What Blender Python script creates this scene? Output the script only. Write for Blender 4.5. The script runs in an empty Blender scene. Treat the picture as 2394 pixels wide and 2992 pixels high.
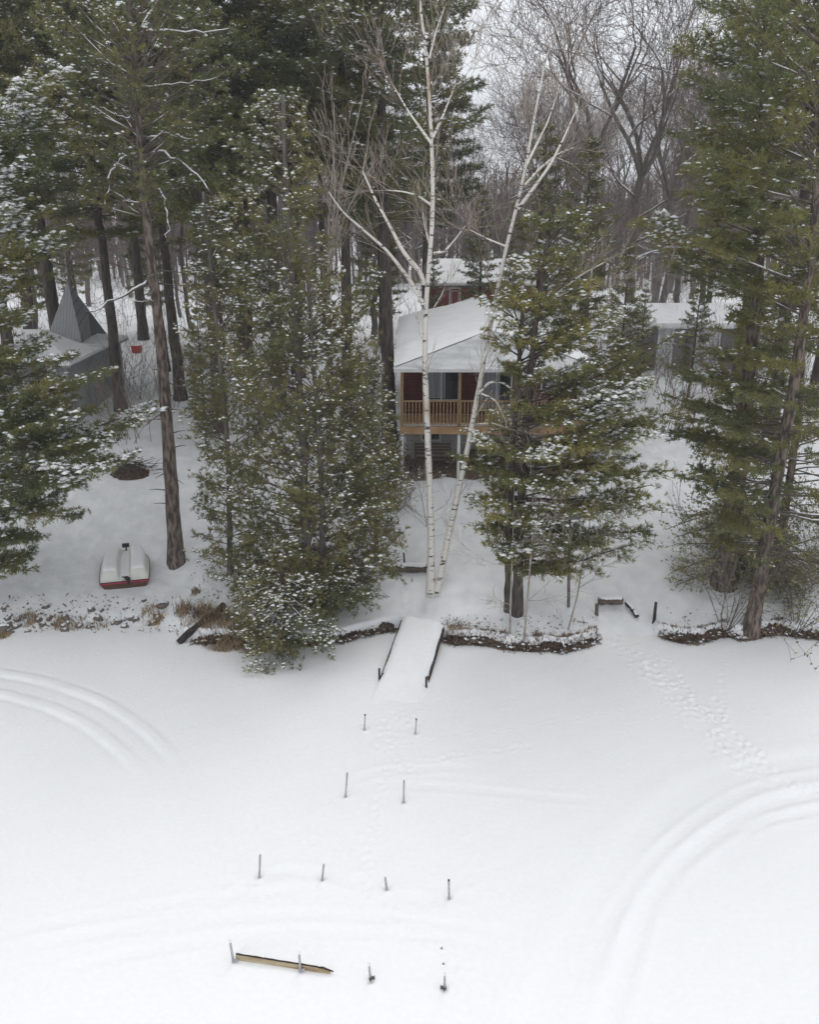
import bpy, math, random
import numpy as np
from mathutils import Vector
R = math.radians
scene = bpy.context.scene
COL = scene.collection
# ------------------------------------------------------------------ camera
CAM_Z, PITCH = 13.0, 20.0
F = 1496.0 / math.tan(R(31.0))          # focal length in photograph pixels (2394 x 2992)
cam = bpy.data.cameras.new("camera"); cam.sensor_fit = 'VERTICAL'; cam.sensor_height = 24
cam.lens = 12.0 / math.tan(R(31.0)); cam.clip_start = 0.1; cam.clip_end = 3000
co = bpy.data.objects.new("camera", cam); COL.objects.link(co)
co.location = (0, 0, CAM_Z); co.rotation_euler = (R(90 - PITCH), 0, 0)
scene.camera = co
# ------------------------------------------------------------------ overcast sky
w = bpy.data.worlds.new("World"); scene.world = w; w.use_nodes = True
nt = w.node_tree; N = nt.nodes; L = nt.links
bg = N['Background']
sky = N.new('ShaderNodeTexSky'); sky.sky_type = 'NISHITA'; sky.sun_disc = False
SUN_EL, SUN_AZ = 52.0, 20.0
sky.sun_elevation = R(SUN_EL); sky.sun_rotation = R(SUN_AZ)
hs = N.new('ShaderNodeHueSaturation'); hs.inputs['Saturation'].default_value = 0.25; hs.inputs['Value'].default_value = 1.0
L.new(sky.outputs[0], hs.inputs['Color'])
tc = N.new('ShaderNodeTexCoord'); sx = N.new('ShaderNodeSeparateXYZ'); L.new(tc.outputs['Generated'], sx.inputs[0])
ramp = N.new('ShaderNodeValToRGB'); L.new(sx.outputs['Z'], ramp.inputs[0])
e = ramp.color_ramp.elements
e[0].position = 0.0; e[0].color = (0.72, 0.755, 0.81, 1)
e[1].position = 1.0; e[1].color = (1.0, 1.0, 1.0, 1)
m_ = e.new(0.35); m_.color = (0.86, 0.88, 0.915, 1)
cn = N.new('ShaderNodeTexNoise'); cn.inputs['Scale'].default_value = 2.2; cn.inputs['Detail'].default_value = 3
L.new(tc.outputs['Generated'], cn.inputs['Vector'])
mr = N.new('ShaderNodeMapRange'); mr.inputs['To Min'].default_value = 10.2; mr.inputs['To Max'].default_value = 11.6
L.new(cn.outputs['Fac'], mr.inputs['Value'])
sc = N.new('ShaderNodeVectorMath'); sc.operation = 'SCALE'; L.new(ramp.outputs[0], sc.inputs[0]); L.new(mr.outputs[0], sc.inputs['Scale'])
mx = N.new('ShaderNodeMix'); mx.data_type = 'RGBA'; mx.inputs['Factor'].default_value = 0.88
L.new(hs.outputs[0], mx.inputs[6]); L.new(sc.outputs[0], mx.inputs[7]); L.new(mx.outputs[2], bg.inputs['Color'])
bg.inputs['Strength'].default_value = 0.1
sl = bpy.data.lights.new("sun", 'SUN'); sl.energy = 0.55; sl.angle = R(25); sl.color = (1, 0.97, 0.93)
so = bpy.data.objects.new("sun", sl); COL.objects.link(so)
sdir = Vector((math.sin(R(SUN_AZ)) * math.cos(R(SUN_EL)), math.cos(R(SUN_AZ)) * math.cos(R(SUN_EL)), math.sin(R(SUN_EL))))
so.rotation_euler = sdir.to_track_quat('Z', 'Y').to_euler()
scene.view_settings.view_transform = 'Standard'; scene.view_settings.look = 'None'
scene.view_settings.exposure = 0.33; scene.view_settings.gamma = 1.0
scene.render.engine = 'CYCLES'
scene.cycles.max_bounces = 5; scene.cycles.diffuse_bounces = 3; scene.cycles.transparent_max_bounces = 4

# ------------------------------------------------------------------ projection helpers
cp, sp_ = math.cos(R(PITCH)), math.sin(R(PITCH))
def ray(px, py):
    a = (px - 1197) / F; b = -(py - 1496) / F
    return np.array([a, cp + b * sp_, -sp_ + b * cp])
CAM = np.array([0, 0, CAM_Z])
def at(px, py, Y): d = ray(px, py); return CAM + d * (Y / d[1])
def onz(px, py, z=0.0): d = ray(px, py); return CAM + d * ((z - CAM_Z) / d[2])
def mpp(Y, z): return (Y * cp + (CAM_Z - z) * sp_) / F

# ------------------------------------------------------------------ terrain functions
SH = [(-900, 1880), (-400, 1872), (0, 1858), (150, 1842), (300, 1828), (480, 1826), (540, 1872), (620, 1876), (760, 1888), (900, 1882),
      (1000, 1872), (1100, 1851), (1165, 1836), (1225, 1850), (1285, 1868), (1330, 1880), (1400, 1878), (1500, 1898), (1540, 1900), (1600, 1896),
      (1650, 1902), (1700, 1893), (1745, 1872), (1850, 1862), (1920, 1858), (1990, 1876), (2060, 1872), (2110, 1858), (2160, 1866), (2260, 1850), (2394, 1866), (2700, 1868), (3300, 1860)]
SHP = np.array([onz(a, b)[:2] for a, b in SH])
def shore(x): return np.interp(x, SHP[:, 0], SHP[:, 1]) + 0.05 * np.sin(x * 5.1) * np.cos(x * 2.3 + 1)
xr0, xr1 = onz(1745, 1872)[0], onz(1925, 1860)[0]
xl1 = onz(490, 1830)[0]
def bankf(x):
    x = np.asarray(x, float)
    ramp_ = 1 - np.clip(1 - np.abs((x - (xr0 + xr1) / 2) / ((xr1 - xr0) / 2)) ** 6, 0, 1) * 0.97
    left = 1 - 0.75 / (1 + np.exp((x - xl1) * 6))
    return np.minimum(ramp_, left)
GD = np.array([0, 1, 3, 5, 8, 10, 15, 20, 35, 75, 180, 400]); GZ = np.array([.36, .5, .92, 1.5, 2.42, 2.75, 3.25, 3.55, 4.1, 4.9, 6.3, 12.0])
def smooth_interp(d):
    return (np.interp(d - .7, GD, GZ) + np.interp(d, GD, GZ) + np.interp(d + .7, GD, GZ)) / 3
def terrain(x, y):
    x = np.asarray(x, float); y = np.asarray(y, float)
    d = y - shore(x); b = bankf(x)
    g = smooth_interp(np.maximum(d, 0)); g0 = .39
    z = g - g0 * (1 - b) * np.exp(-np.maximum(d, 0) / 2.2)
    rise = np.clip(d / (0.12 + (1 - b) * 0.5), 0, 1)
    z = z * rise + np.minimum(d, 0) * 0.6
    n = 0.05 * np.sin(x * 1.3 + .5 * y) * np.cos(y * .9 - x * .4) + 0.025 * np.sin(x * 3.7 + 2) * np.sin(y * 4.3) + .012 * np.sin(x * 9 + y * 3) * np.sin(y * 8 - x * 2)
    big = .25 * np.sin(x * .11 + 1) * np.sin(y * .09) * np.clip((d - 14) / 20, 0, 1)
    return z + n * np.clip(d / 1.0, 0, 1) + big
def tz(x, y): return float(terrain(x, y))
def ground(px, py):
    d = ray(px, py); lo = 5.0; t = lo
    while t < 400:
        p = CAM + d * t
        h = tz(p[0], p[1]) if p[1] > shore(p[0]) else 0.0
        if p[2] < h: return np.array([p[0], p[1], h])
        t += 0.03
    return CAM + d * 200

# ------------------------------------------------------------------ materials
def mat(name, rough=0.8):
    m = bpy.data.materials.new(name); m.use_nodes = True
    b = m.node_tree.nodes['Principled BSDF']; b.inputs['Roughness'].default_value = rough
    b.inputs['Specular IOR Level'].default_value = 0.25
    return m, m.node_tree, b
def noise_mat(name, c1, c2, scale=5, rough=0.8, bump=0.0, bscale=None, stretch=(1, 1, 1), lo=.35, hi=.65, detail=5, c3=None, scale3=1.0, bdist=.02):
    m, t, b = mat(name, rough); n = t.nodes; l = t.links
    tc = n.new('ShaderNodeTexCoord'); mp = n.new('ShaderNodeMapping'); mp.inputs['Scale'].default_value = stretch
    l.new(tc.outputs['Object'], mp.inputs[0])
    no = n.new('ShaderNodeTexNoise'); no.inputs['Scale'].default_value = scale; no.inputs['Detail'].default_value = detail
    l.new(mp.outputs[0], no.inputs['Vector'])
    r = n.new('ShaderNodeValToRGB'); r.color_ramp.elements[0].position = lo; r.color_ramp.elements[1].position = hi
    r.color_ramp.elements[0].color = (*c1, 1); r.color_ramp.elements[1].color = (*c2, 1)
    l.new(no.outputs['Fac'], r.inputs[0]); out = r.outputs[0]
    if c3:
        n3 = n.new('ShaderNodeTexNoise'); n3.inputs['Scale'].default_value = scale3; n3.inputs['Detail'].default_value = 3
        l.new(mp.outputs[0], n3.inputs['Vector'])
        r3 = n.new('ShaderNodeMapRange'); r3.inputs['From Min'].default_value = .45; r3.inputs['From Max'].default_value = .62
        l.new(n3.outputs['Fac'], r3.inputs['Value'])
        mm = n.new('ShaderNodeMix'); mm.data_type = 'RGBA'; l.new(r3.outputs[0], mm.inputs['Factor'])
        l.new(out, mm.inputs[6]); mm.inputs[7].default_value = (*c3, 1); out = mm.outputs[2]
    l.new(out, b.inputs['Base Color'])
    if bump:
        nb = n.new('ShaderNodeTexNoise'); nb.inputs['Scale'].default_value = bscale or scale * 2; nb.inputs['Detail'].default_value = 4
        l.new(mp.outputs[0], nb.inputs['Vector'])
        bp = n.new('ShaderNodeBump'); bp.inputs['Strength'].default_value = bump; bp.inputs['Distance'].default_value = bdist
        l.new(nb.outputs['Fac'], bp.inputs['Height']); l.new(bp.outputs[0], b.inputs['Normal'])
    return m
M = {}
M['snow'] = noise_mat('snow', (.835, .85, .87), (.865, .875, .89), 9, .65, .45, 13, bdist=.02)
M['land_snow'] = noise_mat('land_snow', (.74, .76, .79), (.84, .855, .875), 1.5, .7, .6, 5, bdist=.05)
M['roof_snow'] = noise_mat('roof_snow', (.80, .82, .85), (.86, .875, .89), 2, .7, .3, 4)
M['grey_snow'] = noise_mat('grey_snow', (.42, .44, .46), (.58, .60, .62), 1.5, .6, .3, 5)  # greyer snow colour for the front plane of the cottage roof
M['tree_snow'] = noise_mat('tree_snow', (.78, .80, .83), (.86, .875, .89), 8, .7)
def needles(name, a, b, c):
    m = noise_mat(name, a, b, 1.6, .6, c3=c, scale3=.55, lo=.4, hi=.6); t = m.node_tree; p = t.nodes['Principled BSDF']
    tr = t.nodes.new('ShaderNodeBsdfTranslucent'); t.links.new(p.inputs['Base Color'].links[0].from_socket, tr.inputs['Color'])
    mx = t.nodes.new('ShaderNodeMixShader'); mx.inputs[0].default_value = .35; t.links.new(p.outputs[0], mx.inputs[1]); t.links.new(tr.outputs[0], mx.inputs[2])
    t.links.new(mx.outputs[0], t.nodes['Material Output'].inputs['Surface']); return m
M['needle_olive'] = needles('needle_olive', (.20, .195, .078), (.285, .26, .095), (.155, .168, .075))
M['needle_green'] = needles('needle_green', (.13, .158, .074), (.20, .21, .085), (.265, .245, .088))
M['needle_yellow'] = needles('needle_yellow', (.16, .175, .075), (.235, .232, .085), (.34, .305, .10))
M['needle_dark'] = needles('needle_dark', (.11, .135, .07), (.165, .172, .08), (.205, .195, .082))
M['bark_pine'] = noise_mat('bark_pine', (.07, .055, .048), (.235, .185, .155), 11, .9, 1.0, 14, (1, 1, .25), lo=.42, hi=.6, bdist=.05)
M['bark_dark'] = noise_mat('bark_dark', (.045, .038, .034), (.11, .092, .08), 9, .9, .8, 12, (1, 1, .25))
M['bark_grey'] = noise_mat('bark_grey', (.10, .092, .085), (.20, .18, .165), 8, .9, .6, 12, (1, 1, .3))
M['bark_far'] = noise_mat('bark_far', (.14, .12, .112), (.21, .18, .172), .3, .9)
M['twig_red'] = noise_mat('twig_red', (.14, .108, .094), (.20, .162, .144), .5, .9)
M['limb'] = noise_mat('limb', (.09, .078, .066), (.17, .145, .12), 6, .9)
def birch_mat():
    m, t, b = mat('birch_bark', .6); n = t.nodes; l = t.links
    tc = n.new('ShaderNodeTexCoord'); mp = n.new('ShaderNodeMapping'); mp.inputs['Scale'].default_value = (3, 3, 11)
    l.new(tc.outputs['Object'], mp.inputs[0]); no = n.new('ShaderNodeTexNoise'); no.inputs['Scale'].default_value = 1.1; no.inputs['Detail'].default_value = 4
    l.new(mp.outputs[0], no.inputs['Vector'])
    r = n.new('ShaderNodeValToRGB'); r.color_ramp.elements[0].position = .36; r.color_ramp.elements[1].position = .43
    r.color_ramp.elements[0].color = (.07, .055, .05, 1); r.color_ramp.elements[1].color = (.72, .69, .64, 1)
    l.new(no.outputs['Fac'], r.inputs[0])
    n2 = n.new('ShaderNodeTexNoise'); n2.inputs['Scale'].default_value = .55; n2.inputs['Detail'].default_value = 2; l.new(tc.outputs['Object'], n2.inputs['Vector'])
    r2 = n.new('ShaderNodeMapRange'); r2.inputs['From Min'].default_value = .56; r2.inputs['From Max'].default_value = .75; l.new(n2.outputs['Fac'], r2.inputs['Value'])
    mm = n.new('ShaderNodeMix'); mm.data_type = 'RGBA'; l.new(r2.outputs[0], mm.inputs['Factor']); l.new(r.outputs[0], mm.inputs[6]); mm.inputs[7].default_value = (.42, .31, .22, 1)
    l.new(mm.outputs[2], b.inputs['Base Color']); return m
M['birch'] = birch_mat()
M['birch_twig'] = noise_mat('birch_twig', (.22, .17, .14), (.42, .36, .31), 3, .8)
M['clump_bark'] = noise_mat('clump_bark', (.24, .205, .185), (.42, .38, .34), 3, .8)
M['earth'] = noise_mat('earth', (.035, .025, .02), (.13, .085, .06), 7, .95, .9, 10, bdist=.05)
M['litter'] = noise_mat('litter', (.10, .07, .05), (.22, .16, .12), 5, .95, .5, 14)
M['grass'] = noise_mat('grass', (.25, .17, .095), (.42, .31, .18), 4, .9, c3=(.15, .10, .065), scale3=1.5)
M['stone'] = noise_mat('stone', (.09, .08, .075), (.24, .21, .19), 6, .9, .6)
M['oldwood'] = noise_mat('oldwood', (.07, .055, .045), (.19, .145, .115), 6, .9, .7, 14, (1, 6, 6))
M['blackwood'] = noise_mat('blackwood', (.018, .016, .015), (.06, .05, .045), 6, .9, .7, 14)
M['newwood'] = noise_mat('newwood', (.26, .165, .085), (.42, .28, .155), 3, .7, .2, 20, (1, 6, 6))
M['paleplank'] = noise_mat('paleplank', (.42, .35, .23), (.62, .54, .38), 2.2, .8, .3, 20, (1, 8, 8), c3=(.34, .25, .15), scale3=1.2)
M['fascia'] = noise_mat('fascia', (.34, .20, .10), (.46, .29, .16), 2, .7, .2, 20)
M['metal'] = noise_mat('galvanised', (.34, .35, .37), (.5, .51, .53), 12, .45)
M['metal'].node_tree.nodes['Principled BSDF'].inputs['Metallic'].default_value = .5
M['white'] = noise_mat('white_paint', (.66, .67, .68), (.76, .77, .78), 3, .6)
M['plastic_white'] = noise_mat('plastic_white', (.68, .68, .63), (.76, .75, .70), 3, .45)
M['hull'] = noise_mat('hull_underside', (.075, .04, .028), (.14, .075, .045), 6, .7)
M['red_trim'] = noise_mat('red_trim', (.42, .03, .08), (.5, .04, .1), 6, .5)
M['black'] = noise_mat('black_plastic', (.012, .012, .014), (.03, .03, .033), 5, .5)
M['red_box'] = noise_mat('red_box', (.42, .035, .03), (.5, .05, .04), 5, .5)
M['glass'] = noise_mat('window_glass', (.02, .026, .03), (.10, .12, .135), 1.1, .08, lo=.45, hi=.62)
M['curtain'] = noise_mat('curtain', (.22, .24, .27), (.38, .41, .45), 10, .8, stretch=(1, 1, .05))
M['doorgrey'] = noise_mat('door_grey', (.15, .16, .17), (.21, .22, .235), 2, .6)
M['slate'] = noise_mat('slate_trim', (.28, .30, .32), (.36, .38, .4), 2, .6)
M['orange_leaf'] = noise_mat('orange_leaf', (.26, .10, .03), (.38, .17, .055), 4, .8)
def siding(name, c1, c2, per, axis='Z', dark=.5):
    m, t, b = mat(name, .75); n = t.nodes; l = t.links
    tc = n.new('ShaderNodeTexCoord'); sx = n.new('ShaderNodeSeparateXYZ'); l.new(tc.outputs['Object'], sx.inputs[0])
    a = n.new('ShaderNodeMath'); a.operation = 'MULTIPLY'; a.inputs[1].default_value = 1 / per; l.new(sx.outputs[axis], a.inputs[0])
    f = n.new('ShaderNodeMath'); f.operation = 'FRACT'; l.new(a.outputs[0], f.inputs[0])
    bp = n.new('ShaderNodeBump'); bp.inputs['Strength'].default_value = .9; bp.inputs['Distance'].default_value = .03
    l.new(f.outputs[0], bp.inputs['Height']); l.new(bp.outputs[0], b.inputs['Normal'])
    no = n.new('ShaderNodeTexNoise'); no.inputs['Scale'].default_value = 3; no.inputs['Detail'].default_value = 4; l.new(tc.outputs['Object'], no.inputs['Vector'])
    r = n.new('ShaderNodeValToRGB'); r.color_ramp.elements[0].color = (*c1, 1); r.color_ramp.elements[1].color = (*c2, 1); l.new(no.outputs['Fac'], r.inputs[0])
    g = n.new('ShaderNodeMath'); g.operation = 'LESS_THAN'; g.inputs[1].default_value = .1; l.new(f.outputs[0], g.inputs[0])
    mm = n.new('ShaderNodeMix'); mm.data_type = 'RGBA'; l.new(g.outputs[0], mm.inputs['Factor']); l.new(r.outputs[0], mm.inputs[6])
    mm.inputs[7].default_value = tuple(v * dark for v in c1) + (1,); l.new(mm.outputs[2], b.inputs['Base Color']); return m
M['red_siding'] = siding('red_siding', (.08, .014, .012), (.14, .028, .022), .12)
M['barn_red'] = siding('barn_red', (.27, .045, .042), (.34, .07, .06), .25, 'X')
M['block'] = siding('pale_block', (.40, .39, .38), (.50, .49, .47), .2, dark=.75)
M['grey_siding'] = siding('grey_siding', (.26, .27, .28), (.34, .35, .36), .2, 'X')
M['white_siding'] = siding('white_siding', (.6, .61, .62), (.7, .71, .72), .15)
M['rib_metal'] = siding('ribbed_roof', (.24, .25, .26), (.32, .33, .345), .16, 'X', dark=.55)

# ------------------------------------------------------------------ object helpers
def link(name, me, parent=None, loc=None):
    o = bpy.data.objects.new(name, me); COL.objects.link(o)
    if parent is not None: o.parent = parent
    if loc is not None: o.location = loc
    return o
def tag(o, label=None, cat=None, group=None, kind=None):
    if label: o['label'] = label
    if cat: o['category'] = cat
    if group: o['group'] = group
    if kind: o['kind'] = kind
    return o
def thing(name, label, cat, loc, group=None, rz=0.0):
    o = bpy.data.objects.new(name, None); COL.objects.link(o); o.location = tuple(float(v) for v in loc); o.rotation_euler.z = rz
    o.empty_display_size = .2
    return tag(o, label, cat, group)
class MB:
    """collects polygons (numpy blocks) and links them as one mesh object"""
    def __init__(s): s.v = []; s.f = []; s.m = []; s.n = 0; s.sm = []
    def add(s, v, f, mi=0, smooth=False):
        v = np.asarray(v, np.float32).reshape(-1, 3); f = np.asarray(f, np.int32)
        if len(f) == 0: return
        s.v.append(v); s.f.append(f + s.n); s.m.append((len(f), mi, smooth)); s.n += len(v)
    def box(s, c, size, mi=0, rz=0.0, rx=0.0, taper=1.0):
        x, y, z = [a / 2 for a in size]
        v = np.array([[-x, -y, -z], [x, -y, -z], [x, y, -z], [-x, y, -z], [-x * taper, -y * taper, z], [x * taper, -y * taper, z], [x * taper, y * taper, z], [-x * taper, y * taper, z]])
        if rx: c_, s_ = math.cos(rx), math.sin(rx); v = v @ np.array([[1, 0, 0], [0, c_, s_], [0, -s_, c_]])
        if rz: c_, s_ = math.cos(rz), math.sin(rz); v = v @ np.array([[c_, s_, 0], [-s_, c_, 0], [0, 0, 1]])
        s.add(v + np.array(c, float), [[3, 2, 1, 0], [4, 5, 6, 7], [0, 1, 5, 4], [1, 2, 6, 5], [2, 3, 7, 6], [3, 0, 4, 7]], mi)
    def span(s, lo, hi, mi=0):
        lo = np.array(lo, float); hi = np.array(hi, float); s.box((lo + hi) / 2, hi - lo, mi)
    def tube(s, pts, rad, n=8, mi=0, jit=0.0, rng=None, cap=True, squash=None):
        pts = np.asarray(pts, float); k = len(pts); rad = np.broadcast_to(np.asarray(rad, float), (k,))
        t = np.gradient(pts, axis=0); t /= np.linalg.norm(t, axis=1)[:, None] + 1e-9
        ref = np.array([0, 0, 1.0]) if abs(t[:, 2]).mean() < .8 else np.array([1.0, 0, 0])
        a = np.cross(t, ref); a /= np.linalg.norm(a, axis=1)[:, None] + 1e-9; b = np.cross(t, a)
        th = np.linspace(0, 2 * np.pi, n, endpoint=False)
        rr = rad[:, None] * np.ones(n)
        if jit and rng is not None: rr = rr * (1 + rng.normal(0, jit, rr.shape))
        if squash: b = b * squash
        v = pts[:, None] + rr[..., None] * (np.cos(th)[None, :, None] * a[:, None] + np.sin(th)[None, :, None] * b[:, None])
        i = np.arange(k - 1)[:, None] * n; j = np.arange(n)[None]; j2 = (j + 1) % n
        f = np.stack([i + j, i + j2, i + n + j2, i + n + j], -1).reshape(-1, 4)
        s.add(v.reshape(-1, 3), f, mi, True)
        if cap:
            s.add(v[0], [list(range(n))[::-1]] if False else [[0, q + 1, q] for q in range(1, n - 1)], mi)
            s.add(v[-1], [[0, q, q + 1] for q in range(1, n - 1)], mi)
    def segs(s, p0, p1, r0, r1, n=3, mi=0):
        p0 = np.asarray(p0, float); p1 = np.asarray(p1, float); K = len(p0)
        if K == 0: return
        r0 = np.broadcast_to(r0, (K,)); r1 = np.broadcast_to(r1, (K,))
        t = p1 - p0; t /= np.linalg.norm(t, axis=1)[:, None] + 1e-9
        ref = np.where(np.abs(t[:, 2:3]) < .8, np.array([[0, 0, 1.0]]), np.array([[1.0, 0, 0]]))
        a = np.cross(t, ref); a /= np.linalg.norm(a, axis=1)[:, None] + 1e-9; b = np.cross(t, a)
        th = np.linspace(0, 2 * np.pi, n, endpoint=False)
        off = np.cos(th)[None, :, None] * a[:, None] + np.sin(th)[None, :, None] * b[:, None]
        v = np.concatenate([p0[:, None] + r0[:, None, None] * off, p1[:, None] + r1[:, None, None] * off], 1)
        j = np.arange(n); j2 = (j + 1) % n
        f = (np.arange(K) * 2 * n)[:, None, None] + np.stack([j, j2, n + j2, n + j], -1)[None]
        s.add(v.reshape(-1, 3), f.reshape(-1, 4), mi)
    def build(s, name, mats, parent=None, origin=None):
        me = bpy.data.meshes.new(name)
        v = np.concatenate(s.v).astype(np.float32)
        if origin is not None: v = v - np.asarray(origin, np.float32)
        me.vertices.add(len(v)); me.vertices.foreach_set('co', v.ravel())
        tot = np.concatenate([np.full(len(f), f.shape[1], np.int32) for f in s.f])
        idx = np.concatenate([f.ravel() for f in s.f]).astype(np.int32)
        me.loops.add(len(idx)); me.loops.foreach_set('vertex_index', idx)
        me.polygons.add(len(tot)); me.polygons.foreach_set('loop_start', np.concatenate([[0], np.cumsum(tot)[:-1]]).astype(np.int32))
        me.polygons.foreach_set('material_index', np.concatenate([np.full(k, mi, np.int32) for k, mi, _ in s.m]))
        me.polygons.foreach_set('use_smooth', np.concatenate([np.full(k, sm, bool) for k, _, sm in s.m]))
        for m in (mats if isinstance(mats, (list, tuple)) else [mats]): me.materials.append(m)
        me.update(calc_edges=True)
        return link(name, me, parent)

# ------------------------------------------------------------------ frozen lake (tracks and prints are real relief)
def resample(pts, n):
    pts = np.asarray(pts, float)
    d = np.concatenate([[0], np.cumsum(np.linalg.norm(np.diff(pts, axis=0), axis=1))])
    t = np.linspace(0, d[-1], n)
    out = np.stack([np.interp(t, d, pts[:, k]) for k in range(pts.shape[1])], 1)
    for _ in range(3):
        o2 = out.copy(); o2[1:-1] = (out[:-2] + 2 * out[1:-1] + out[2:]) / 4; out = o2
    return out
def build_lake():
    rng = np.random.default_rng(3)
    xs = np.concatenate([[-400, -200, -100, -60, -40, -28, -22, -18], np.arange(-16, 16.01, .045), [18, 22, 28, 40, 60, 100, 200, 400]])
    ys = np.concatenate([[-400, -200, -100, -50, -20, -8, 0, 4, 7], np.arange(8.5, 28, .045), [30, 34]])
    X, Y = np.meshgrid(xs, ys); Z = np.zeros_like(X)
    def field(pts, lo_pad=1.2):
        sel = (X > pts[:, 0].min() - lo_pad) & (X < pts[:, 0].max() + lo_pad) & (Y > pts[:, 1].min() - lo_pad) & (Y < pts[:, 1].max() + lo_pad)
        x = X[sel]; y = Y[sel]; best = np.full(x.shape, 1e9); bt = np.zeros_like(x); sd = np.zeros_like(x)
        for k in range(len(pts) - 1):
            a = pts[k]; b = pts[k + 1]; ab = b - a; l2 = ab @ ab
            t = np.clip(((x - a[0]) * ab[0] + (y - a[1]) * ab[1]) / l2, 0, 1)
            dx = x - a[0] - t * ab[0]; dy = y - a[1] - t * ab[1]; d = np.hypot(dx, dy)
            m = d < best; best[m] = d[m]; bt[m] = (k + t[m]) / (len(pts) - 1); sd[m] = np.sign(dx * ab[1] - dy * ab[0])[m]
        return sel, best, bt, sd
    def track(px, w, depth, berm=.5, fade=(0, 0), bw=1.9, side=0.0):
        pts = resample([onz(a, b)[:2] for a, b in px], 34)
        sel, d, t, sd = field(pts)
        wob = 1 + .3 * np.sin(t * 60) * .4 + .25 * np.sin(t * 23 + 2)
        am = np.ones_like(t)
        if fade[0]: am *= np.clip(t / fade[0], 0, 1)
        if fade[1]: am *= np.clip((1 - t) / fade[1], 0, 1)
        h = -depth * np.exp(-(d / w) ** 4) + depth * berm * np.exp(-((d - w * bw) / (w * .55)) ** 2) * (1 + side * sd)
        Z[sel] += h * am * wob
    # snowmobile curve, left
    track([(-200, 1945), (0, 1962), (130, 1985), (300, 2045), (430, 2130), (500, 2200), (560, 2290)], .15, -.028, .45, (0, .3), 1.7, .5)
    track([(-200, 2005), (0, 2022), (150, 2062), (270, 2122), (370, 2205), (440, 2290)], .15, -.028, .45, (0, .3), 1.7, .5)
    # sweeping curve, right
    track([(2650, 2180), (2394, 2220), (2200, 2245), (2020, 2320), (1870, 2440), (1770, 2580), (1690, 2750), (1600, 2930), (1540, 3050)], .34, .026, .35, (0, 0))
    track([(2650, 2240), (2394, 2262), (2200, 2300), (2060, 2380), (1930, 2490), (1830, 2610), (1750, 2760), (1690, 2900), (1650, 3060)], .13, .019, .6, (0, .3))
    track([(2650, 2290), (2394, 2318), (2280, 2340), (2180, 2380), (2090, 2440), (1960, 2540), (1880, 2660), (1840, 2800), (1800, 2920), (1760, 3060)], .16, .028, .5)
    track([(2394, 2365), (2250, 2395), (2150, 2440)], .12, .025, .5, (0, .4))
    # faint drifts round the sunken dock
    for px in ([(-100, 2740), (200, 2690), (500, 2640), (760, 2610), (960, 2600)], [(-100, 2800), (250, 2730), (600, 2690), (900, 2665), (1300, 2700), (1560, 2745), (1650, 2770)],
               [(350, 2690), (560, 2670), (650, 2640), (720, 2580), (830, 2550), (950, 2560)], [(0, 2900), (300, 2800), (650, 2740), (900, 2720), (1250, 2730), (1600, 2790)],
               [(480, 2700), (500, 2800), (560, 2900), (620, 2992)], [(1140, 2615), (1250, 2630), (1420, 2620)], [(740, 2555), (850, 2540), (960, 2560), (1130, 2600)],
               [(1000, 2290), (1100, 2255), (1300, 2240), (1400, 2250)], [(1100, 2290), (1300, 2300), (1600, 2330), (1800, 2345)]):
        track(px, .12, .011, .5, (.15, .2))
    # prints
    prints = []
    def trail(px, n, spread, size, depth):
        pts = resample([onz(a, b)[:2] for a, b in px], n)
        for k, p in enumerate(pts):
            prints.append((p[0] + rng.normal(0, spread), p[1] + rng.normal(0, spread * .6), size * rng.uniform(.7, 1.3), depth * rng.uniform(.6, 1.2)))
    trail([(1800, 1860), (1880, 1930), (1960, 2010), (2060, 2090), (2150, 2190), (2240, 2250)], 150, .27, .10, .045)
    trail([(1900, 1900), (1990, 2000), (2080, 2130), (2150, 2230)], 70, .20, .09, .04)
    trail([(2130, 1890), (2120, 1960), (2115, 2040), (2110, 2110)], 18, .06, .09, .04)
    trail([(1840, 2120), (2000, 2080)], 9, .04, .07, .03)
    trail([(1130, 2250), (1100, 2360), (1070, 2470), (1060, 2600), (1120, 2640), (1200, 2720), (1300, 2800), (1370, 2860)], 46, .07, .09, .035)
    trail([(1110, 2250), (1280, 2220), (1400, 2200), (1560, 2180)], 34, .06, .08, .03)
    trail([(1200, 2170), (1350, 2150), (1550, 2120), (1800, 2080)], 22, .06, .07, .03)
    trail([(1180, 2260), (1120, 2180), (1150, 2080)], 30, .16, .09, .035)
    trail([(1150, 2180), (1200, 2100), (1230, 2050)], 30, .22, .09, .03)
    trail([(2150, 2250), (2300, 2290), (2394, 2300)], 30, .15, .09, .03)
    for k in range(80):
        a = onz(rng.uniform(0, 2394), rng.uniform(1900, 2150)); prints.append((a[0], a[1], rng.uniform(.05, .1), .022))
    for k in range(60):
        a = onz(rng.uniform(600, 1400), rng.uniform(2450, 2700)); prints.append((a[0], a[1], rng.uniform(.06, .16), .014))
    for a_, b_ in ((1065, 2130), (1214, 2142), (1010, 2325), (1180, 2342), (758, 2560), (942, 2568), (1130, 2596), (1313, 2622), (1083, 2862), (1300, 2890)):
        p = onz(a_, b_); prints.append((p[0], p[1], .085, .11))
    x0 = -16; y0 = 8.5; ix0 = 8; iy0 = 9
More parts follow.
